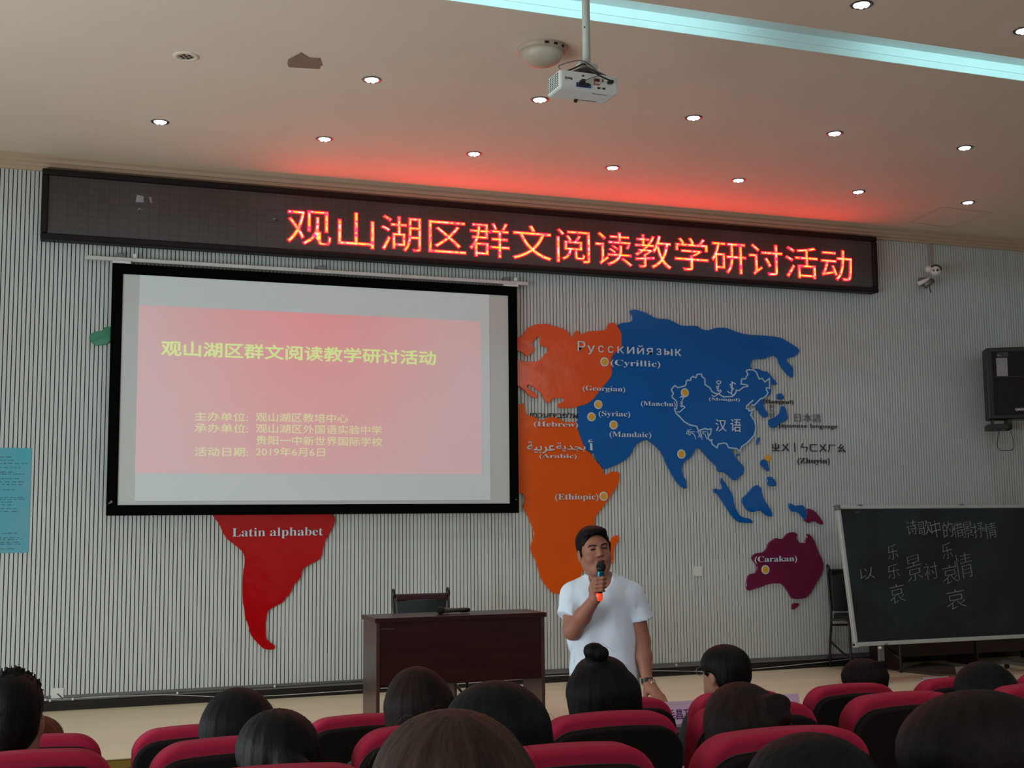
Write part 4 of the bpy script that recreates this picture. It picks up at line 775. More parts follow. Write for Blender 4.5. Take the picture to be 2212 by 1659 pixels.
# ------------------------------------------------------------------ people: bodies grown as one surface from blended rounded bones
class Fld:
    def __init__(s, ax, ay, az):
        s.ax, s.ay, s.az = [np.asarray(q, 'f') for q in (ax, ay, az)]; s.d = np.full((len(ax), len(ay), len(az)), .5, 'f')
    def sub(s, lo, hi):
        sl = []
        for a, l, h in zip((s.ax, s.ay, s.az), lo, hi):
            i0, i1 = np.searchsorted(a, l), np.searchsorted(a, h); sl.append(slice(max(i0-1, 0), min(i1+1, len(a))))
        return tuple(sl), s.ax[sl[0]][:, None, None], s.ay[sl[1]][None, :, None], s.az[sl[2]][None, None, :]
    def blend(s, sl, d, k, mode):
        o = s.d[sl]
        if mode == 'cut': d = -d; h = np.clip(.5-.5*(o-d)/k, 0, 1) if k else 0; s.d[sl] = np.maximum(o, d) if not k else o*(1-h)+d*h+k*h*(1-h); return
        if k <= 0: s.d[sl] = np.minimum(o, d); return
        h = np.clip(.5+.5*(o-d)/k, 0, 1); s.d[sl] = o*(1-h)+d*h-k*h*(1-h)
    def cap(s, a, b, r0, r1=None, k=.02, mode='add', sq=(1, 1, 1)):
        r1 = r0 if r1 is None else r1; a = np.array(a, 'f'); b = np.array(b, 'f'); m = max(r0, r1)*max(1/q for q in sq)+max(k, 0)+.03
        sl, x, y, z = s.sub(np.minimum(a, b)-m, np.maximum(a, b)+m)
        if 0 in s.d[sl].shape: return s
        ab = b-a; L2 = max(float(ab @ ab), 1e-9)
        t = np.clip(((x-a[0])*ab[0]+(y-a[1])*ab[1]+(z-a[2])*ab[2])/L2, 0, 1)
        d = np.sqrt(((x-a[0]-t*ab[0])*sq[0])**2+((y-a[1]-t*ab[1])*sq[1])**2+((z-a[2]-t*ab[2])*sq[2])**2)-(r0+(r1-r0)*t)
        s.blend(sl, d, k, mode); return s
    def ell(s, c, r, k=.02, mode='add', rot=None, rim=None):
        c = np.array(c, 'f'); m = max(r)+max(k, 0)+.02; sl, x, y, z = s.sub(c-m, c+m)
        if 0 in s.d[sl].shape: return s
        X, Y, Z = x-c[0], y-c[1], z-c[2]
        if rot is not None:
            R_ = np.array(rot); X, Y, Z = [R_[0, i]*X+R_[1, i]*Y+R_[2, i]*Z for i in range(3)]
        q = np.sqrt((X/r[0])**2+(Y/r[1])**2+(Z/r[2])**2); q2 = np.sqrt((X/r[0]**2)**2+(Y/r[1]**2)**2+(Z/r[2]**2)**2)+1e-6
        s.blend(sl, (q*(q-1)/q2).astype('f'), k, mode); return s
    def fn(s, f, mode='cut', k=0):
        x, y, z = s.ax[:, None, None], s.ay[None, :, None], s.az[None, None, :]; d = (f(x, y, z)+0*s.d).astype('f')
        s.d = np.maximum(s.d, -d) if mode == 'cut' else np.minimum(s.d, d); return s
    def mesh(s, name):
        d = s.d; d = np.pad(d, 1, constant_values=.5); ax, ay, az = [np.concatenate(([a[0]-.01], a, [a[-1]+.01])) for a in (s.ax, s.ay, s.az)]
        ins = d < 0; sh = d.shape; n = (sh[0]-1, sh[1]-1, sh[2]-1)
        cnt = np.zeros(n, 'i'); 
        for i in (0, 1):
            for j in (0, 1):
                for k in (0, 1): cnt += ins[i:i+n[0], j:j+n[1], k:k+n[2]]
        act = (cnt > 0) & (cnt < 8); idx = np.full(n, -1, 'i'); ce = np.argwhere(act); idx[act] = np.arange(len(ce))
        acc = np.zeros((len(ce), 3)); num = np.zeros(len(ce)); I, J, K = ce.T
        for ax_ in range(3):
            o1, o2 = [q for q in range(3) if q != ax_]
            for u in (0, 1):
                for v in (0, 1):
                    p = [I, J, K]; p = [q.copy() for q in p]; p[o1] = p[o1]+u; p[o2] = p[o2]+v; q = [r_.copy() for r_ in p]; q[ax_] = q[ax_]+1
                    a = d[tuple(p)]; b = d[tuple(q)]; m = (a < 0) != (b < 0); t = np.where(m, a/np.where(m, a-b, 1), 0)
                    A = np.stack([ax[p[0]], ay[p[1]], az[p[2]]], 1); B = np.stack([ax[q[0]], ay[q[1]], az[q[2]]], 1)
                    acc += (A+(B-A)*t[:, None])*m[:, None]; num += m
        V = acc/np.maximum(num, 1)[:, None]; Fs = []
        for ax_ in range(3):
            o1, o2 = (ax_+1) % 3, (ax_+2) % 3
            s0 = [slice(None)]*3; s1 = [slice(None)]*3; s0[ax_] = slice(0, -1); s1[ax_] = slice(1, None)
            a, b = ins[tuple(s0)], ins[tuple(s1)]; m = a != b; e = np.argwhere(m)
            ok = (e[:, o1] > 0) & (e[:, o2] > 0) & (e[:, o1] < n[o1]) & (e[:, o2] < n[o2]); e = e[ok]; flip = a[tuple(e.T)]
            def ci(u, v): q = e.copy(); q[:, o1] -= u; q[:, o2] -= v; return idx[tuple(q.T)]
            Q = np.stack([ci(0, 0), ci(1, 0), ci(1, 1), ci(0, 1)], 1); Q[~flip] = Q[~flip][:, ::-1]; Fs.append(Q)
        Q = np.concatenate(Fs); me = bpy.data.meshes.new(name); me.vertices.add(len(V)); me.vertices.foreach_set('co', V.astype('f').ravel())
        me.loops.add(len(Q)*4); me.loops.foreach_set('vertex_index', Q.astype('i').ravel()); me.polygons.add(len(Q)); me.polygons.foreach_set('loop_start', np.arange(0, len(Q)*4, 4, dtype='i')); me.polygons.foreach_set('use_smooth', [True]*len(Q)); me.update(calc_edges=True); me.validate()
        return me
def grid(lo, hi, h): return np.arange(lo, hi+h, h)
def grids(segs):                                   # [(lo, hi, step), ...] joined
    out = []
    for lo, hi, h in segs: out += list(np.arange(lo, hi-1e-6, h))
    return np.array(out+[segs[-1][1]])
M_skin = mat('skin', (160, 106, 84), .58, var=.10, scale=12, bump=.05, bscale=200)
M_skin2 = mat('skin_fair', (150, 104, 84), .6, var=.05)
M_lip = mat('lips', (122, 62, 56), .5); M_eye = mat('eye', (28, 20, 18), .25); M_brow = mat('brow_hair', (28, 20, 17), .8)
M_tee = mat('white_tee', (222, 236, 252), .9, var=.03, scale=4, bump=1.0, bscale=4.2, stretch=(1.3, 1, .9), bdist=.06, bdetail=1.2)
def hairmat(name, rgb, c=(0, 0, 1.08), lite=2.2):  # strands that run down from the crown: the noise follows the angle round the head
    m = bpy.data.materials.new(name); m.use_nodes = True; nt = m.node_tree; b = nt.nodes['Principled BSDF']; N = nt.nodes.new; Lk = nt.links.new
    tc = N('ShaderNodeTexCoord'); sp = N('ShaderNodeSeparateXYZ'); mp = N('ShaderNodeMapping'); mp.inputs['Location'].default_value = (-c[0], -c[1], -c[2]); Lk(tc.outputs['Object'], mp.inputs[0]); Lk(mp.outputs[0], sp.inputs[0])
    at_ = N('ShaderNodeMath'); at_.operation = 'ARCTAN2'; Lk(sp.outputs[0], at_.inputs[0]); Lk(sp.outputs[1], at_.inputs[1])
    w1 = N('ShaderNodeTexNoise'); w1.inputs['Scale'].default_value = 9; Lk(mp.outputs[0], w1.inputs[0])
    ad = N('ShaderNodeMath'); ad.operation = 'MULTIPLY_ADD'; ad.inputs[1].default_value = .55; Lk(w1.outputs['Fac'], ad.inputs[0]); Lk(at_.outputs[0], ad.inputs[2])
    cb = N('ShaderNodeCombineXYZ'); Lk(ad.outputs[0], cb.inputs[0]); z_ = N('ShaderNodeMath'); z_.operation = 'MULTIPLY'; z_.inputs[1].default_value = 2.; Lk(sp.outputs[2], z_.inputs[0]); Lk(z_.outputs[0], cb.inputs[1])
    n1 = N('ShaderNodeTexNoise'); n1.inputs['Scale'].default_value = 22; n1.inputs['Detail'].default_value = 6; n1.inputs['Roughness'].default_value = .7; Lk(cb.outputs[0], n1.inputs[0])
    n3 = N('ShaderNodeTexNoise'); n3.inputs['Scale'].default_value = 3.2; n3.inputs['Detail'].default_value = 2; Lk(cb.outputs[0], n3.inputs[0])
    mu = N('ShaderNodeMath'); mu.operation = 'MULTIPLY'; Lk(n1.outputs['Fac'], mu.inputs[0]); Lk(n3.outputs['Fac'], mu.inputs[1])
    r = N('ShaderNodeValToRGB'); l = lin(rgb); r.color_ramp.elements[0].position = .16; r.color_ramp.elements[0].color = tuple(q*.45 for q in l[:3])+(1,); r.color_ramp.elements[1].position = .42; r.color_ramp.elements[1].color = tuple(q*lite for q in l[:3])+(1,)
    Lk(mu.outputs[0], r.inputs[0]); Lk(r.outputs[0], b.inputs['Base Color']); b.inputs['Roughness'].default_value = .5; b.inputs['Specular IOR Level'].default_value = .12
    bp = N('ShaderNodeBump'); bp.inputs['Strength'].default_value = .5; bp.inputs['Distance'].default_value = .004; Lk(n1.outputs['Fac'], bp.inputs['Height']); Lk(bp.outputs[0], b.inputs['Normal']); return m
M_h1 = hairmat('hair_black', (11, 11, 12)); M_h2 = hairmat('hair_blue_black', (9, 14, 17)); M_h3 = hairmat('hair_dark_brown', (27, 16, 13)); M_h4 = hairmat('hair_brown', (54, 39, 32), lite=1.8); M_h5 = hairmat('hair_warm_black', (17, 12, 11))
# --- the standing man, modelled in a frame whose -y looks at the seats
base = P(1306, 1300, 5.78); DM = Vector((base.x, base.y, 0)); ang = math.atan2(base.x, base.y)
XA = Vector((math.cos(ang), -math.sin(ang), 0)); YA = Vector((math.sin(ang), math.cos(ang), 0))
def loc(px_, py_, ly=0.):                           # pixel -> local point of the figure at depth ly
    v = ray(px_, py_); t = (DM-CAM+YA*ly).dot(YA)/v.dot(YA); q = CAM+v*t-DM; return np.array([q.dot(XA), ly, q.z])
man = thing('person', DM, 'standing man in a white T-shirt and wristwatch speaking into a microphone', 'person', rz=-ang)
Lh = loc(1284, 1190, .0); hc = Lh+np.array([0, .0, -.005])
#print('MAN', hc, loc(1283, 1133), loc(1300, 1243), loc(1213, 1262), loc(1375, 1262))
g = Fld(grids([(-.34, -.20, .009), (-.20, .13, .0034), (.13, .40, .008)]), grids([(-.42, -.16, .0045), (-.16, .13, .0036), (.13, .24, .009)]), grids([(-.01, .80, .014), (.80, 1.05, .007), (1.05, 1.33, .0050), (1.33, 1.72, .0034)]))
yaw_, roll_, pit_ = math.radians(16), math.radians(-7), math.radians(-3)
def Rm(yaw_, roll_, pit_):
    cz, sz, cy, sy, cx, sx = math.cos(yaw_), math.sin(yaw_), math.cos(roll_), math.sin(roll_), math.cos(pit_), math.sin(pit_)
    return np.array([[cz, -sz, 0], [sz, cz, 0], [0, 0, 1]]) @ np.array([[cy, 0, sy], [0, 1, 0], [-sy, 0, cy]]) @ np.array([[1, 0, 0], [0, cx, -sx], [0, sx, cx]])
RH = Rm(yaw_, roll_, pit_)
def hp(x, y, z): return hc+RH @ np.array([x, y, z])
def head_shape(g, hp, RH, sc=1., face=True):
    e = lambda c, r, k=.02, mode='add': g.ell(hp(*[q*sc for q in c]), [q*sc for q in r], k, mode, RH)
    c_ = lambda a, b, r0, r1, k=.015, mode='add': g.cap(hp(*[q*sc for q in a]), hp(*[q*sc for q in b]), r0*sc, r1*sc, k, mode)
    e((0, .015, .035), (.074, .092, .083)); e((0, -.028, -.005), (.067, .062, .082), .03); e((0, -.035, -.055), (.056, .052, .055), .03); e((0, -.062, -.088), (.026, .024, .022), .03)
    c_((-.052, .0, -.06), (-.02, -.062, -.09), .022, .02, .03); c_((.052, .0, -.06), (.02, -.062, -.09), .022, .02, .03)
    if not face: 
        for s in (-1, 1): e((s*.074, .012, -.012), (.012, .02, .032), .008)
        return
    e((-.040, -.062, -.028), (.024, .024, .022), .025); e((.040, -.062, -.028), (.024, .024, .022), .025)
    for s in (-1, 1):
        e((s*.031, -.092, .017), (.021, .016, .0115), .010, 'cut'); e((s*.031, -.077, .014), (.014, .012, .0085), .006)
        c_((s*.015, -.087, .031), (s*.047, -.078, .033), .006, .005, .012)
        e((s*.076, .012, -.012), (.010, .019, .032), .008); e((s*.082, .006, -.008), (.006, .010, .018), .004, 'cut')
    c_((0, -.088, .022), (0, -.107, -.014), .0075, .011, .012); e((-.011, -.098, -.019), (.009, .009, .0075), .008); e((.011, -.098, -.019), (.009, .009, .0075), .008)
    c_((-.019, -.088, -.052), (.019, -.088, -.052), .006, .006, .008); c_((-.016, -.087, -.062), (.016, -.087, -.062), .0065, .0065, .008)
    e((0, -.099, -.0565), (.017, .012, .0035), .003, 'cut')
head_shape(g, hp, RH)
neck0 = hp(0, .02, -.06); chest = loc(1300, 1270, .03)
g.cap(neck0, chest+np.array([0, .012, -.02]), .056, .062, .03)
shL, shR = loc(1236, 1284, .02), loc(1365, 1284, .02)
g.cap(shL, chest+[-.03, .01, .0], .048, .052, .04); g.cap(shR, chest+[.03, .01, .0], .048, .052, .04); g.cap(chest+[-.07, 0, -.05], chest+[-.065, 0, -.22], .085, .085, .05, sq=(1, 1.1, 1)); g.cap(chest+[.07, 0, -.05], chest+[.065, 0, -.22], .085, .085, .05, sq=(1, 1.1, 1))
pel = loc(1306, 1500, .02); g.cap(chest+[-.05, 0, -.25], pel+[-.06, 0, .05], .085, .09, .05, sq=(1, 1.1, 1)); g.cap(chest+[.05, 0, -.25], pel+[.06, 0, .05], .085, .09, .05, sq=(1, 1.1, 1))
elL, wrL = loc(1237, 1362, -.06), loc(1286, 1292, -.205)
g.cap(shL, elL, .052, .044, .02); g.cap(elL, elL*.55+wrL*.45, .045, .040, .02); g.cap(elL*.55+wrL*.45, wrL, .040, .027, .02)
elR, wrR = loc(1386, 1385, .02), loc(1398, 1470, -.06)
g.cap(shR, elR, .052, .042, .02); g.cap(elR, elR*.6+wrR*.4, .042, .038, .02); g.cap(elR*.6+wrR*.4, wrR, .038, .026, .02)
for s in (-1, 1):
    hp_, kn, an = pel+[s*.085, 0, -.02], np.array([pel[0]+s*.11, -.02, .47]), np.array([pel[0]+s*.13, .02, .09])
    g.cap(hp_, kn, .088, .058, .04); g.cap(kn, an, .056, .036, .03); g.cap(an, an+[s*.01, -.16, -.055], .034, .028, .02)
# hand round the microphone
mt_, mb_ = loc(1299, 1214, -.235), loc(1293, 1297, -.215)
md = (mb_-mt_)/np.linalg.norm(mb_-mt_)
pc = loc(1287, 1270, -.20)
g.cap(wrL, pc+[-.006, .012, -.01], .026, .030, .015); g.ell(pc+[-.004, .012, .004], (.026, .024, .040), .012)
mlen = np.linalg.norm(mb_-mt_)
for k, t in enumerate((.42, .53, .635, .73)):
    c0 = mt_+md*mlen*t; r_ = (.0092, .0098, .0095, .0084)[k]
    a = c0+[-.030, .018, -.012]; b = c0+[-.018, -.022, -.003]; c = c0+[.012, -.028, .002]; d = c0+[.026, -.008, -.003]
    if k == 3: d = c0+[.022, -.010, -.003]
    g.cap(a, b, r_*1.15, r_*1.08, .006); g.cap(b, c, r_*1.06, r_, .004); g.cap(c, d, r_, r_*.85, .004)
th = mt_+md*mlen*.36
g.cap(pc+[-.012, .02, .0], th+[.0, .026, -.015], .013, .012, .008); g.cap(th+[.0, .026, -.015], th+[.018, .012, .008], .011, .0095, .005)
# resting hand
hb = loc(1404, 1484, -.075); kn0 = loc(1416, 1499, -.12)
g.cap(wrR, hb, .026, .028, .015); g.cap(hb, kn0, .027, .022, .012, sq=(1, 1, 1)); g.cap(hb+[.012, .0, .002], kn0+[.022, -.01, -.008], .022, .017, .01)
for k, (dx, dy, dz_) in enumerate(((-.006, -.10, -.070), (.018, -.105, -.070), (.040, -.095, -.072), (.058, -.075, -.072))):
    k1 = kn0+[-.012+k*.016, -.008, -.008]; tip = np.array([kn0[0]+dx, kn0[1]+dy+.02, .787]); mid = (k1+tip)/2+[.004, -.006, .012]
    g.cap(k1, mid, .0098, .009, .006); g.cap(mid, tip, .009, .0075, .004)
g.cap(hb+[-.02, -.01, -.01], np.array([kn0[0]-.055, kn0[1]-.02, .81]), .013, .0105, .01); g.cap(np.array([kn0[0]-.055, kn0[1]-.02, .81]), np.array([kn0[0]-.058, kn0[1]-.05, .788]), .0105, .009, .004)
me = g.mesh('body'); body = mobj('body', me, M_skin, man, world=False)
me.materials.append(M_lip)
co = np.empty(len(me.polygons)*3, 'f'); me.polygons.foreach_get('center', co); co = co.reshape(-1, 3)
hl = (co-hc) @ RH; lipm = (np.abs(hl[:, 0]) < -1) & (hl[:, 1] < -.080) & (hl[:, 2] > -.069) & (hl[:, 2] < -.047); me.polygons.foreach_set('material_index', lipm.astype('i'))
# eyes, brows
for s in (-1, 1):
    q = hp(s*.031, -.0868, .0135); MB().lathe([(.0125*math.sin(a), -.0125*math.cos(a)) for a in np.linspace(0, PI, 9)], (0, 0, 0), 12)
    mbq = MB()
    for i in range(9):
        for j in range(12):
            a, b = PI*i/8, 2*PI*j/12; mbq.v.append(tuple(q+RH @ np.array([.0135*math.sin(a)*math.cos(b), .0052*math.sin(a)*math.sin(b), .0042*math.cos(a)])))
    for i in range(8):
        for j in range(12): mbq.f.append((i*12+j, (i+1)*12+j, (i+1)*12+(j+1) % 12, i*12+(j+1) % 12))
    mbq.mi = [0]*len(mbq.f); mbq.build('eye', M_eye, man, world=False, smooth=True)
    pts = [Vector(hp(s*x, y, z)) for x, y, z in ((.011, -.0935, .028), (.024, -.0925, .0325), (.038, -.087, .0335), (.050, -.0765, .028))]
    MB().tube(curve_pts(pts, 4), [.002]+[.0035]*11+[.0015], 6).build('eyebrow', M_brow, man, world=False, smooth=True)
for z_, w_, r_ in ((-.0460, .021, .0042), (-.0620, .017, .0045)):
    MB().tube(curve_pts([Vector(hp(x*w_, -.0985+.012*x*x, z_-.001*x*x)) for x in (-1, -.5, 0, .5, 1)], 4), [.0015]+[r_]*15+[.0015], 8).build('lip', M_lip, man, world=False, smooth=True)
MB().tube([Vector(hp(x, -.1000+abs(x)*.2, -.0535)) for x in (-.016, -.008, 0, .008, .016)], .0035, 8).build('mouth', M_eye, man, world=False, smooth=True)
for s in (-1, 1): MB().tube([Vector(hp(s*.008, -.1035, -.0255)), Vector(hp(s*.012, -.100, -.0245))], .0025, 6).build('nostril', M_eye, man, world=False, smooth=True)
# hair
def hair_noise(h, amp, fq, c):
    x, y, z = h.ax[:, None, None]-c[0], h.ay[None, :, None]-c[1], h.az[None, None, :]-c[2]
    a = np.arctan2(x, -y+.02); h.d += (amp*np.sin(a*fq+9*z)*np.cos(a*fq*.37+17*z+2*np.sin(30*x))).astype('f'); return h
hg = Fld(grid(hc[0]-.12, hc[0]+.12, .0038), grid(hc[1]-.13, hc[1]+.14, .0038), grid(hc[2]-.12, hc[2]+.15, .0038))
hg.ell(hp(0, .017, .046), (.084, .098, .088), .01, 'add', RH); hg.ell(hp(.0, -.035, .094), (.066, .055, .030), .02, 'add', RH); hg.ell(hp(0, .06, -.01), (.07, .055, .075), .02, 'add', RH)
hg.ell(hp(0, -.074, -.004), (.068, .060, .088), .006, 'cut', RH); hg.ell(hp(0, -.06, -.07), (.12, .095, .065), .008, 'cut', RH)
for s in (-1, 1): hg.ell(hp(s*.085, -.01, -.03), (.022, .035, .042), .006, 'cut', RH); hg.cap(hp(s*.073, -.022, .03), hp(s*.074, -.016, -.012), .010, .006, .008)
hg.fn(lambda x, y, z: -(z-(hc[2]-.085)), 'cut') if False else None
hair_noise(hg, .0016, 46, hc); mobj('hair', hg.mesh('hair'), hairmat('hair_short_black', (15, 12, 11), (hc[0], hc[1]+.03, hc[2]+.05)), man, world=False)
# T-shirt
sg_ = Fld(grid(-.30, .36, .0062), grid(-.20, .24, .0072), grid(.80, 1.50, .0062))
sg_.cap(shL+[.01, 0, -.004], chest+[-.03, .01, .012], .058, .060, .04); sg_.cap(shR+[-.01, 0, -.004], chest+[.03, .01, .012], .058, .060, .04); sg_.cap(chest+[-.07, 0, -.05], chest+[-.072, 0, -.24], .098, .096, .05, sq=(1, 1.08, 1)); sg_.cap(chest+[.07, 0, -.05], chest+[.068, 0, -.24], .098, .096, .05, sq=(1, 1.08, 1))
sg_.cap(chest+[-.06, 0, -.25], pel+[-.07, 0, .06], .096, .104, .05, sq=(1, 1.05, 1)); sg_.cap(chest+[.055, 0, -.25], pel+[.072, 0, .06], .096, .106, .05, sq=(1, 1.05, 1))
sg_.cap(neck0*.35+chest*.65, chest+[0, 0, -.03], .062, .08, .04)
hemL, hemR = loc(1230, 1334, -.035), loc(1386, 1340, .015)
def plane_cut(h, p, n_):
    n_ = np.array(n_)/np.linalg.norm(n_); x, y, z = h.ax[:, None, None]-p[0], h.ay[None, :, None]-p[1], h.az[None, None, :]-p[2]; return (x*n_[0]+y*n_[1]+z*n_[2])
nl = loc(1297, 1246, -.0)
X_ = sg_.ax[:, None, None]+0*sg_.d; Yq = sg_.ay[None, :, None]+0*sg_.d; Zq = sg_.az[None, None, :]+0*sg_.d
dl = (hemL-shL)/np.linalg.norm(hemL-shL); dr = (hemR-shR)/np.linalg.norm(hemR-shR)
for sh_, hm2, d_, r0_, r1_ in ((shL, hemL, dl+np.array([-.30, 0, 0]), .060, .062), (shR, hemR, dr+np.array([-.16, 0, 0]), .060, .059)):
    sv = Fld(sg_.ax, sg_.ay, sg_.az); sv.cap(sh_, hm2+(hm2-sh_)*.6, r0_, r1_, 0); sv.d = np.maximum(sv.d, plane_cut(sv, hm2, d_)); k_ = .022
    h_ = np.clip(.5+.5*(sg_.d-sv.d)/k_, 0, 1); far = np.clip((np.sqrt((X_-sh_[0])**2+(Zq-sh_[2])**2)-.09)/.04, 0, 1)
    sm_ = sg_.d*(1-h_)+sv.d*h_-k_*h_*(1-h_); sg_.d = np.where(far > .99, np.minimum(sg_.d, sv.d), sm_*(1-far)+np.minimum(sg_.d, sv.d)*far).astype('f')
sg_.ell(nl+[.002, -.035, .012], (.058, .085, .074), .006, 'cut'); sg_.cap(nl+[0, .02, -.02], nl+[0, .0, .2], .056, .072, .004, 'cut')
sg_.d = np.maximum(sg_.d, (.86-Zq)).astype('f')
rd = lambda v: 1-2*np.abs(np.sin(v))**.7
side = np.clip(np.abs(X_-.01)/.13, 0, 1); mid = np.exp(-((X_-.0-.5*(Zq-1.15))/.05)**2)
fold = .0034*rd(17*(X_*1.0+.55*Zq)+1.6*np.sin(8*Zq+3*X_)+.8)*side+.0030*rd(15*(X_*1.1-.6*Zq)+1.3*np.sin(10*Zq))*mid
fold = np.where(np.abs(X_) > .155, .0038*rd(26*(Zq+.55*np.abs(X_))+1.5*np.sin(25*X_)), fold)
sg_.d = (sg_.d+fold*np.clip((1.40-Zq)*7, 0, 1)).astype('f')
mobj('shirt', sg_.mesh('shirt'), M_tee, man, world=False)
cl = [Vector(nl+[.002, 0, 0])+Vector((.060*math.sin(a), -.075*math.cos(a)*.8-.012, -.040*math.cos(a)-.002)) for a in np.linspace(-1.7, 1.7, 16)]
# trousers, shoes, watch
tg_ = Fld(grid(-.30, .30, .011), grid(-.2, .22, .011), grid(.04, 1.0, .013))
for s in (-1, 1):
    hp_, kn, an = pel+[s*.085, 0, -.02], np.array([pel[0]+s*.11, -.02, .47]), np.array([pel[0]+s*.13, .02, .10]); tg_.cap(hp_, kn, .104, .078, .05); tg_.cap(kn, an, .078, .066, .03)
tg_.cap(pel+[-.05, 0, .02], pel+[.05, 0, .02], .11, .11, .04); tg_.fn(lambda x, y, z: (z-.90), 'cut'); mobj('trousers', tg_.mesh('trousers'), mat('navy_trousers', (32, 36, 48), .9), man, world=False)
for s in (-1, 1):
    h_ = Fld(grid(-.3, .3, .008), grid(-.22, .12, .008), grid(0, .12, .007)); x = pel[0]+s*.14
    h_.cap((x, .05, .045), (x+s*.01, -.14, .036), .046, .042, .02); h_.fn(lambda x, y, z: .004-z, 'cut'); mobj('shoe', h_.mesh('shoe'), M_blackp, man, world=False)
wv = (wrR-elR)/np.linalg.norm(wrR-elR); wc = wrR+wv*.004
mobj('wristwatch', MB().cyl(wc-wv*.010, wc+wv*.010, .0305, .0295, n=24).build('tmp', M_blackp, man, world=False).data, M_blackp, man, world=False)
bpy.data.objects.remove([o for o in man.children if o.name.startswith('tmp')][0])
wq = wc+np.array([.022, -.016, -.004]); nd = np.array([.75, -.6, -.1]); nd /= np.linalg.norm(nd)
MB().cyl(wq, wq+nd*.010, .0165, n=20).build('watch_case', mat('watch_gold', (196, 148, 126), .25, metal=.8), man, world=False); MB().cyl(wq+nd*.010, wq+nd*.011, .013, n=20).build('watch_dial', M_white, man, world=False)
# held microphone
LM = lambda q: DM+XA*float(q[0])+YA*float(q[1])+Vector((0, 0, float(q[2])))
hm = thing('microphone', LM((mt_+mb_)/2), 'teal and black microphone with a glowing orange end, held by the man', 'microphone')
ax_ = [LM(mt_+md*mlen*t) for t in (0, .03, .08, .14, .19, .23)]
MB().tube(ax_, [.009, .0175, .0225, .0235, .0215, .018], 20).build('grille', M_mesh, hm, smooth=True)
MB().tube([LM(mt_+md*mlen*t) for t in (.145, .165)], .0242, 20).build('ring', M_blackp, hm)
M_teal = mat('mic_teal', (20, 92, 116), .22, metal=.5, var=.15)
MB().tube([LM(mt_+md*mlen*t) for t in (.22, .26, .62, .78)], [.018, .0185, .0165, .0155], 16).build('handle', M_teal, hm, smooth=True)
MB().tube([LM(mt_+md*mlen*t) for t in (.74, .80)], .0165, 16).build('collar', M_blackp, hm)
M_or = mat('mic_orange', (255, 84, 48), .35, var=.03, emit=.5)
MB().tube([LM(mt_+md*mlen*t) for t in (.80, .83, .97, 1.0)], [.016, .0195, .0195, .016], 16).build('end_cap', M_or, hm, smooth=True); 
MB().tube([LM(mt_+md*mlen*t) for t in (1.0, 1.012)], .005, 8).build('antenna_hole', M_red, hm)
# ------------------------------------------------------------------ seated people
def seated_body():
    g = Fld(grid(-.34, .34, .011), grid(-.16, .62, .012), grid(-.02, 1.22, .011)); z0 = .53
    hd = lambda x, y, z: np.array([x, y+.0, z+1.045]); I3 = Rm(PI, 0, 0); hq = lambda x, y, z: np.array([0, .02, 1.045])+I3 @ np.array([x, y, z])
    head_shape(g, hq, I3, .98, False)
    g.cap(hq(0, -.10+.08, -.1), hq(0, .02, -.05), .008, .008, .01); g.ell(hq(0, -.098, -.022), (.012, .012, .018), .015); g.cap(hq(0, .02, -.06), (0, .0, .90), .053, .058, .03)
    g.cap((-.155, .0, .855), (.155, .0, .855), .052, .052, .04); g.cap((-.07, .01, .80), (-.06, .05, .62), .085, .09, .05); g.cap((.07, .01, .80), (.06, .05, .62), .085, .09, .05)
    g.cap((-.07, .07, .60), (.07, .07, .60), .1, .1, .05)
    for s in (-1, 1):
        g.cap((s*.17, .0, .85), (s*.21, .05, .63), .047, .040, .02); g.cap((s*.21, .05, .63), (s*.12, .27, .62), .038, .027, .02); g.cap((s*.12, .27, .62), (s*.08, .34, .625), .026, .022, .015)
        for k in range(4): g.cap((s*(.07+k*.016), .34, .625), (s*(.06+k*.016), .405-.006*k, .612), .0095, .0085, .006)
        g.cap((s*.06, .31, .63), (s*.035, .35, .622), .012, .010, .008)
        g.cap((s*.09, .08, .57), (s*.10, .50, .55), .08, .058, .03); g.cap((s*.10, .50, .55), (s*.10, .50, .09), .055, .036, .03); g.cap((s*.10, .50, .07), (s*.10, .60, .04), .034, .03, .02)
    return g.mesh('body')
def seated_shirt():
    g = Fld(grid(-.34, .34, .012), grid(-.18, .36, .012), grid(.46, .98, .012))
    g.cap((-.155, .0, .855), (.155, .0, .855), .062, .062, .04); g.cap((-.07, .01, .80), (-.06, .05, .62), .1, .108, .05); g.cap((.07, .01, .80), (.06, .05, .62), .1, .108, .05); g.cap((-.06, .03, .9), (.06, .03, .9), .045, .045, .03); g.cap((-.07, .07, .58), (.07, .07, .58), .115, .115, .05)
    for s in (-1, 1): g.cap((s*.17, .0, .85), (s*.205, .045, .69), .06, .056, .02)
    g.cap((0, .01, .90), (0, .0, 1.1), .064, .09, .004, 'cut'); return g.mesh('shirt')
def seated_trousers():
    g = Fld(grid(-.3, .3, .013), grid(-.08, .62, .013), grid(.05, .70, .013))
    for s in (-1, 1): g.cap((s*.09, .08, .57), (s*.10, .50, .55), .092, .075, .03); g.cap((s*.10, .50, .55), (s*.10, .50, .12), .072, .055, .03)
    g.cap((-.07, .07, .57), (.07, .07, .57), .11, .11, .05); return g.mesh('trousers')
def shoe_mesh(s):
    g = Fld(grid(-.2, .2, .01), grid(.40, .68, .01), grid(0, .13, .009)); g.cap((s*.1, .48, .05), (s*.1, .61, .036), .045, .042, .02); return g.mesh('shoe')
ME_B, ME_S, ME_T, ME_SH = seated_body(), seated_shirt(), seated_trousers(), (shoe_mesh(-1), shoe_mesh(1))
HC0 = np.array([0, .02, 1.045]); TOP = 1.045+.118
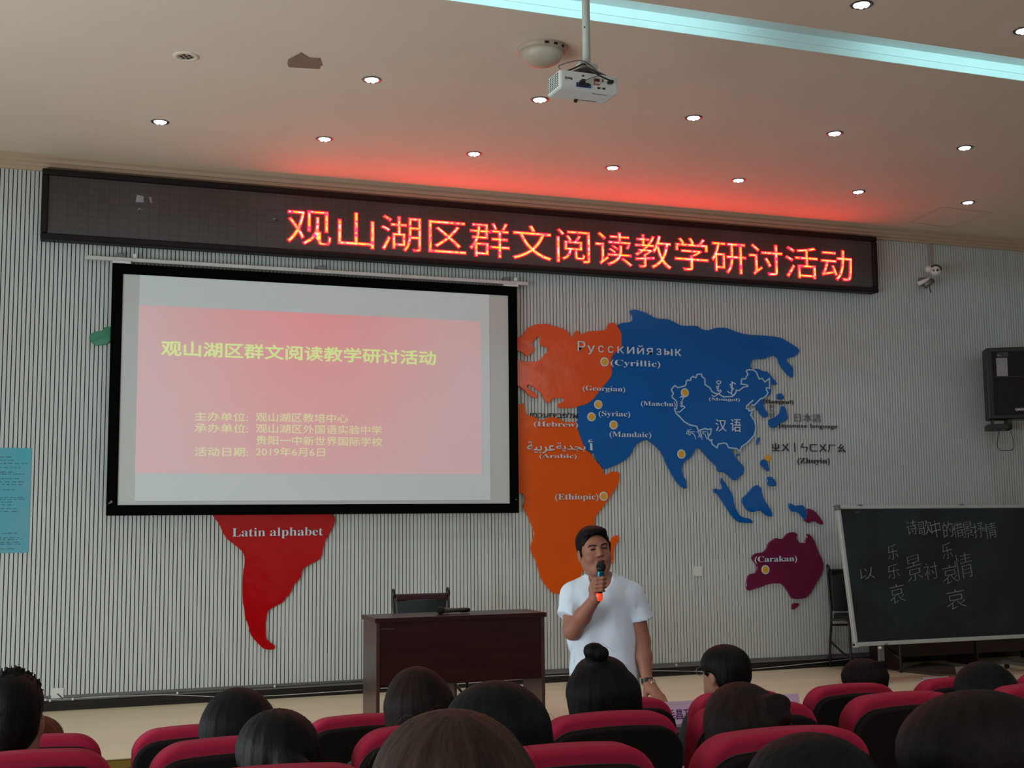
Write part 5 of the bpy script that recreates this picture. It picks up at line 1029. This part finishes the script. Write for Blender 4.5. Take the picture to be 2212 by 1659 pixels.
def strands(h, pts, n, ln, seed, r_=.0009, style_long=True):       # loose hairs standing off a hair mesh
    rr = random.Random(seed); vs = [v.co for v in h.vertices]; mb = MB(); nr = h.vertices
    for _ in range(n):
        i = rr.randrange(len(vs)); p = vs[i].copy(); nn_ = nr[i].normal
        if p.z < pts: continue
        dn = Vector((0, 0, -1))-nn_*(-nn_.z); d = (nn_*rr.uniform(.15, .4)+dn.normalized()*rr.uniform(.6, 1)+Vector((rr.uniform(-.35, .35), rr.uniform(-.35, .35), 0))).normalized() if style_long else (nn_+Vector((rr.uniform(-.5, .5), rr.uniform(-.5, .5), rr.uniform(-.2, .3)))).normalized(); L_ = ln*rr.uniform(.4, 1)
        q = [p-d*.004, p+d*L_*.4+nn_*.002, p+d*L_*.8-Vector((0, 0, L_*.15)), p+d*L_-Vector((0, 0, L_*.4))]; mb.tube(curve_pts(q, 3) if style_long else [q[0], q[3]], [r_*.9]*(10 if style_long else 1)+([r_*.3] if not style_long else []), 3)
    return mb
def seated(x, y, zf, top, label, style, hm_, shirt_rgb, tw=0, wid=1., lean=0., skin=None, seed=1, hx=0.):
    s = (top-zf)/TOP*.985
    t = thing('person', (x, y, zf), label, 'person', 'seated audience seen from behind'); t.scale = (s*1.05, s*1.05, s); t.rotation_euler = (0, lean, tw)
    K = dict(world=False)
    if not ME_B.materials: ME_B.materials.append(M_skin2)
    b = bpy.data.objects.new('body', ME_B); put(b, t, world=False); 
    me = ME_S.copy(); sh = mobj('shirt', me, mat('shirt_fabric', shirt_rgb, .9, var=.06, bump=.2, bscale=14), t, **K)
    if not ME_T.materials: ME_T.materials.append(mat('dark_trousers', (34, 34, 40), .9))
    put(bpy.data.objects.new('trousers', ME_T), t, world=False)
    for m_ in ME_SH:
        if not m_.materials: m_.materials.append(M_blackp)
        put(bpy.data.objects.new('shoe', m_), t, world=False)
    c = HC0; st_ = .0052
    h = Fld(grid(-.24, .24, st_), grid(-.17, .17, st_), grid(.70, 1.26, st_))
    E_ = lambda o_, r_, k=.015, m_='add': h.ell(c+np.array(o_), r_, k, m_)
    C_ = lambda a, b_, r0, r1, k=.015, m_='add': h.cap(c+np.array(a), c+np.array(b_), r0, r1, k, m_)
    nz, fq, cut_face = .0010, 40, True
    if style == 'crew':
        E_((0, -.010, .04), (.085*wid, .106, .084)); E_((0, -.05, .0), (.074*wid, .065, .078)); E_((0, .085, -.055), (.1, .1, .075), .01, 'cut'); E_((0, .0, -.115), (.12, .14, .055), .01, 'cut')
        for q in (-1, 1): E_((q*.09, .0, -.03), (.026, .04, .045), .006, 'cut')
        nz = .0012
    elif style == 'spiky':
        E_((0, -.010, .045), (.084*wid, .104, .086)); E_((0, -.05, .0), (.074*wid, .065, .08)); E_((0, .085, -.055), (.1, .1, .075), .01, 'cut'); E_((0, .0, -.112), (.12, .14, .055), .01, 'cut')
        for q in (-1, 1): E_((q*.09, .0, -.03), (.024, .04, .045), .006, 'cut')
        rr = random.Random(seed)
        for _ in range(130):
            a, b_ = rr.uniform(0, 2*PI), rr.uniform(.1, 1.25); d = np.array([math.sin(b_)*math.cos(a), math.sin(b_)*math.sin(a), math.cos(b_)]); C_(tuple(d*[.075, .088, .075]+[0, 0, .045]), tuple(d*[.086, .100, .098]+[0, 0, .045]), .0055, .0025, .003)
    elif style == 'long':
        E_((0, -.005, .03), (.092*wid, .105, .095)); C_((-.045*wid, -.035, .0), (-.06*wid, -.075, -.20), .055, .055, .05); C_((.045*wid, -.035, .0), (.06*wid, -.075, -.20), .055, .055, .05); C_((0, -.05, .0), (0, -.085, -.22), .06, .06, .05)
    elif style == 'bob':
        E_((0, -.005, .035), (.090*wid, .105, .092)); C_((-.05*wid, -.03, .0), (-.075*wid, -.05, -.14), .055, .042, .04); C_((.05*wid, -.03, .0), (.075*wid, -.05, -.14), .055, .042, .04); C_((0, -.05, .0), (0, -.07, -.15), .06, .05, .04)
    elif style == 'bun':
        E_((0, -.005, .02), (.094*wid, .105, .088)); C_((-.05*wid, -.035, .0), (-.085*wid, -.06, -.19), .055, .036, .05); C_((.05*wid, -.035, .0), (.10*wid, -.05, -.20), .058, .030, .05); C_((0, -.05, .0), (0, -.075, -.16), .065, .05, .05)
        C_((-.022, -.03, .095), (-.034, -.035, .120), .032, .024, .012); E_((.005, .0, .075), (.074, .088, .048), .012); E_((-.034, -.04, .142), (.033, .030, .026), .006); E_((-.022, -.055, .134), (.028, .024, .024), .004); E_((.012, -.13, -.085), (.05, .06, .030), .006, 'cut')
    elif style == 'ponytail':
        E_((0, -.010, .035), (.086*wid, .106, .088)); E_((0, -.06, -.01), (.07*wid, .045, .08), .02); C_((0, -.105, .035), (.012, -.135, .0), .026, .034, .012); C_((.012, -.135, .0), (.02, -.135, -.14), .038, .05, .02); C_((.02, -.135, -.14), (.03, -.12, -.24), .046, .02, .02)
        E_((0, -.098, .048), (.022, .018, .018), .01); nz = .0016
        for q in (-1, 1): E_((q*.092, .01, -.04), (.022, .035, .042), .006, 'cut')
        E_((0, .02, -.13), (.12, .11, .05), .01, 'cut')
    elif style == 'halfup':
        E_((0, -.005, .03), (.092*wid, .105, .090)); C_((-.045*wid, -.035, .0), (-.085*wid, -.07, -.22), .062, .05, .05); C_((.045*wid, -.035, .0), (.075*wid, -.07, -.22), .062, .055, .05); C_((0, -.06, .0), (0, -.095, -.22), .062, .06, .05)
        C_((.02, -.095, .07), (.045, -.115, .045), .028, .022, .012); E_((.042, -.10, .075), (.03, .028, .026), .01); C_((.015, -.115, .035), (.02, -.13, -.06), .016, .03, .02)
    elif style == 'updo':
        E_((0, -.010, .035), (.086*wid, .106, .090)); E_((0, -.055, .0), (.072*wid, .05, .085), .02); E_((.01, -.075, .05), (.045, .04, .045), .012); C_((-.03, -.07, .10), (.04, -.085, .095), .018, .02, .01)
        for q in (-1, 1): E_((q*.092, .012, -.045), (.022, .035, .042), .006, 'cut')
        E_((0, .02, -.15), (.12, .11, .05), .01, 'cut'); nz = .002
    elif style == 'curl':
        E_((0, -.005, .03), (.092*wid, .105, .092)); 
        for k in range(7):
            for q in (-1, 1): C_((q*(.07+.012*math.sin(k*2.1)), -.03+.015*math.cos(k*1.7), -.0-k*.03), (q*(.085+.012*math.cos(k*2.3)), -.05, -.03-k*.03), .032, .028, .012)
        C_((0, -.06, 0), (0, -.08, -.2), .07, .06, .04)
    E_((0, .105, -.045), (.062, .075, .085), .01, 'cut')
    hair_noise(h, nz, fq, c+np.array([hx, 0, 0]))
    me = h.mesh('hair'); o = mobj('hair', me, hm_, t, **K)
    if style == 'bun': MB().lathe([(.085, .86), (.078, .93), (.070, .985), (.064, .985), (.064, .9)], (0, -.015, 0), 24).build('collar', sh.data.materials[0], t, smooth=True, **K)
    if style not in ('crew', 'spiky'):
        sm = strands(me, .80, 90, .035, seed, .0003); 
        if sm.v: q = sm.build('loose_hair', hm_, o, **K); q['kind'] = 'stuff'
    else:
        sm = strands(me, 1.02, 500 if style == 'spiky' else 400, .010, seed, .0006, False)
        if sm.v: q = sm.build('hair_tips', hm_, o, **K); q['kind'] = 'stuff'
    return t
def at(px_, py_, Y): q = P(px_, py_, Y); return q.x, q.z
def sit(px_, py_, row, *a, **k):
    Y = {1: 4.80, 2: 3.63, 3: 2.66, 4: 1.66}[row]; zf = {1: 0, 2: .142, 3: .243, 4: .27}[row]; x, z = at(px_, py_, Y); x -= math.sin(k.get('lean', 0))*(z-zf)*.93; return seated(x, Y, zf, z, *a, **k), Y
PEOPLE = [
 (24, 1447, 2, 'man with short spiky black hair, seated below the poster', 'spiky', M_h1, (150, 146, 132), dict(wid=.95, seed=2)),
 (84, 1540, 1, 'person with curly reddish brown hair, mostly hidden behind the spiky-haired man', 'curl', hairmat('hair_auburn', (84, 44, 30)), (120, 100, 90), dict(seed=3)),
 (517, 1478, 2, 'woman with smooth black hair, seated below the red map piece', 'long', M_h2, (60, 62, 70), dict(wid=1.05, seed=4)),
 (603, 1520, 3, 'woman with black hair in a ponytail, seated just behind the smooth-haired woman', 'ponytail', M_h1, (64, 58, 66), dict(wid=1.02, seed=5)),
 (905, 1433, 2, 'woman with dark brown long hair seated in front of the desk', 'long', M_h3, (70, 60, 60), dict(wid=.95, seed=6)),
 (1068, 1452, 3, 'woman with long blue-black hair tilting sideways in front of the desk', 'long', M_h2, (40, 42, 48), dict(wid=1.2, lean=-.14, seed=7)),
 (982, 1521, 4, 'woman with light brown loose hair in the row closest to the camera', 'bob', M_h4, (88, 70, 60), dict(wid=1.12, seed=8)),
 (1300, 1408, 2, 'woman with a black top bun and a red top, seated below the standing man', 'bun', M_h1, (196, 16, 40), dict(wid=1.05, seed=9)),
 (1570, 1386, 1, 'man with a black crew cut and glasses in the front row beside the table', 'crew', M_h1, (36, 34, 38), dict(wid=1.1, tw=.25, seed=10)),
 (1608, 1461, 3, 'woman with dark brown half-tied hair, seated behind the man with glasses', 'halfup', M_h3, (60, 56, 58), dict(wid=.95, seed=11)),
 (1582, 1484, 2, 'person in a white shirt, hidden except one shoulder behind the half-tied-hair woman', 'bob', M_h1, (226, 234, 240), dict(wid=.85, seed=21)),
 (1870, 1417, 1, 'person with messy dark pinned-up hair in the front row, below the blackboard corner', 'updo', M_h5, (60, 40, 40), dict(wid=1.12, tw=.45, seed=12)),
 (2128, 1420, 2, 'woman with black hair leaning sideways, seated below the middle of the blackboard', 'long', M_h2, (30, 32, 36), dict(wid=1.15, lean=-.10, seed=13)),
 (1765, 1574, 4, 'person whose round blue-black head covers part of a red seat, closest row', 'bob', M_h2, (30, 34, 40), dict(wid=1.15, seed=14)),
 (2125, 1478, 4, 'person with warm black hair, largest head, cut off by the lower corner', 'long', M_h5, (40, 34, 36), dict(wid=1.45, seed=15)),
]
for px_, py_, row, lb, stl, hm_, rgb, kw in PEOPLE:
    t, Y = sit(px_, py_, row, lb, stl, hm_, rgb, **kw)
    if 'crew cut' in lb:
        gm = MB()
        for s in (-1, 1):
            gm.tube([(s*.078, .02, 1.055), (s*.082, .09, 1.055), (s*.078, .105, 1.055)], .0018, 6)
            gm.tube([(s*.034+.023*math.cos(a), .122, 1.05+.017*math.sin(a)) for a in np.linspace(0, 2*PI, 17)], .0018, 6)
        gl = gm.build('glasses', M_strip, t, world=False)
S.render.use_persistent_data = False
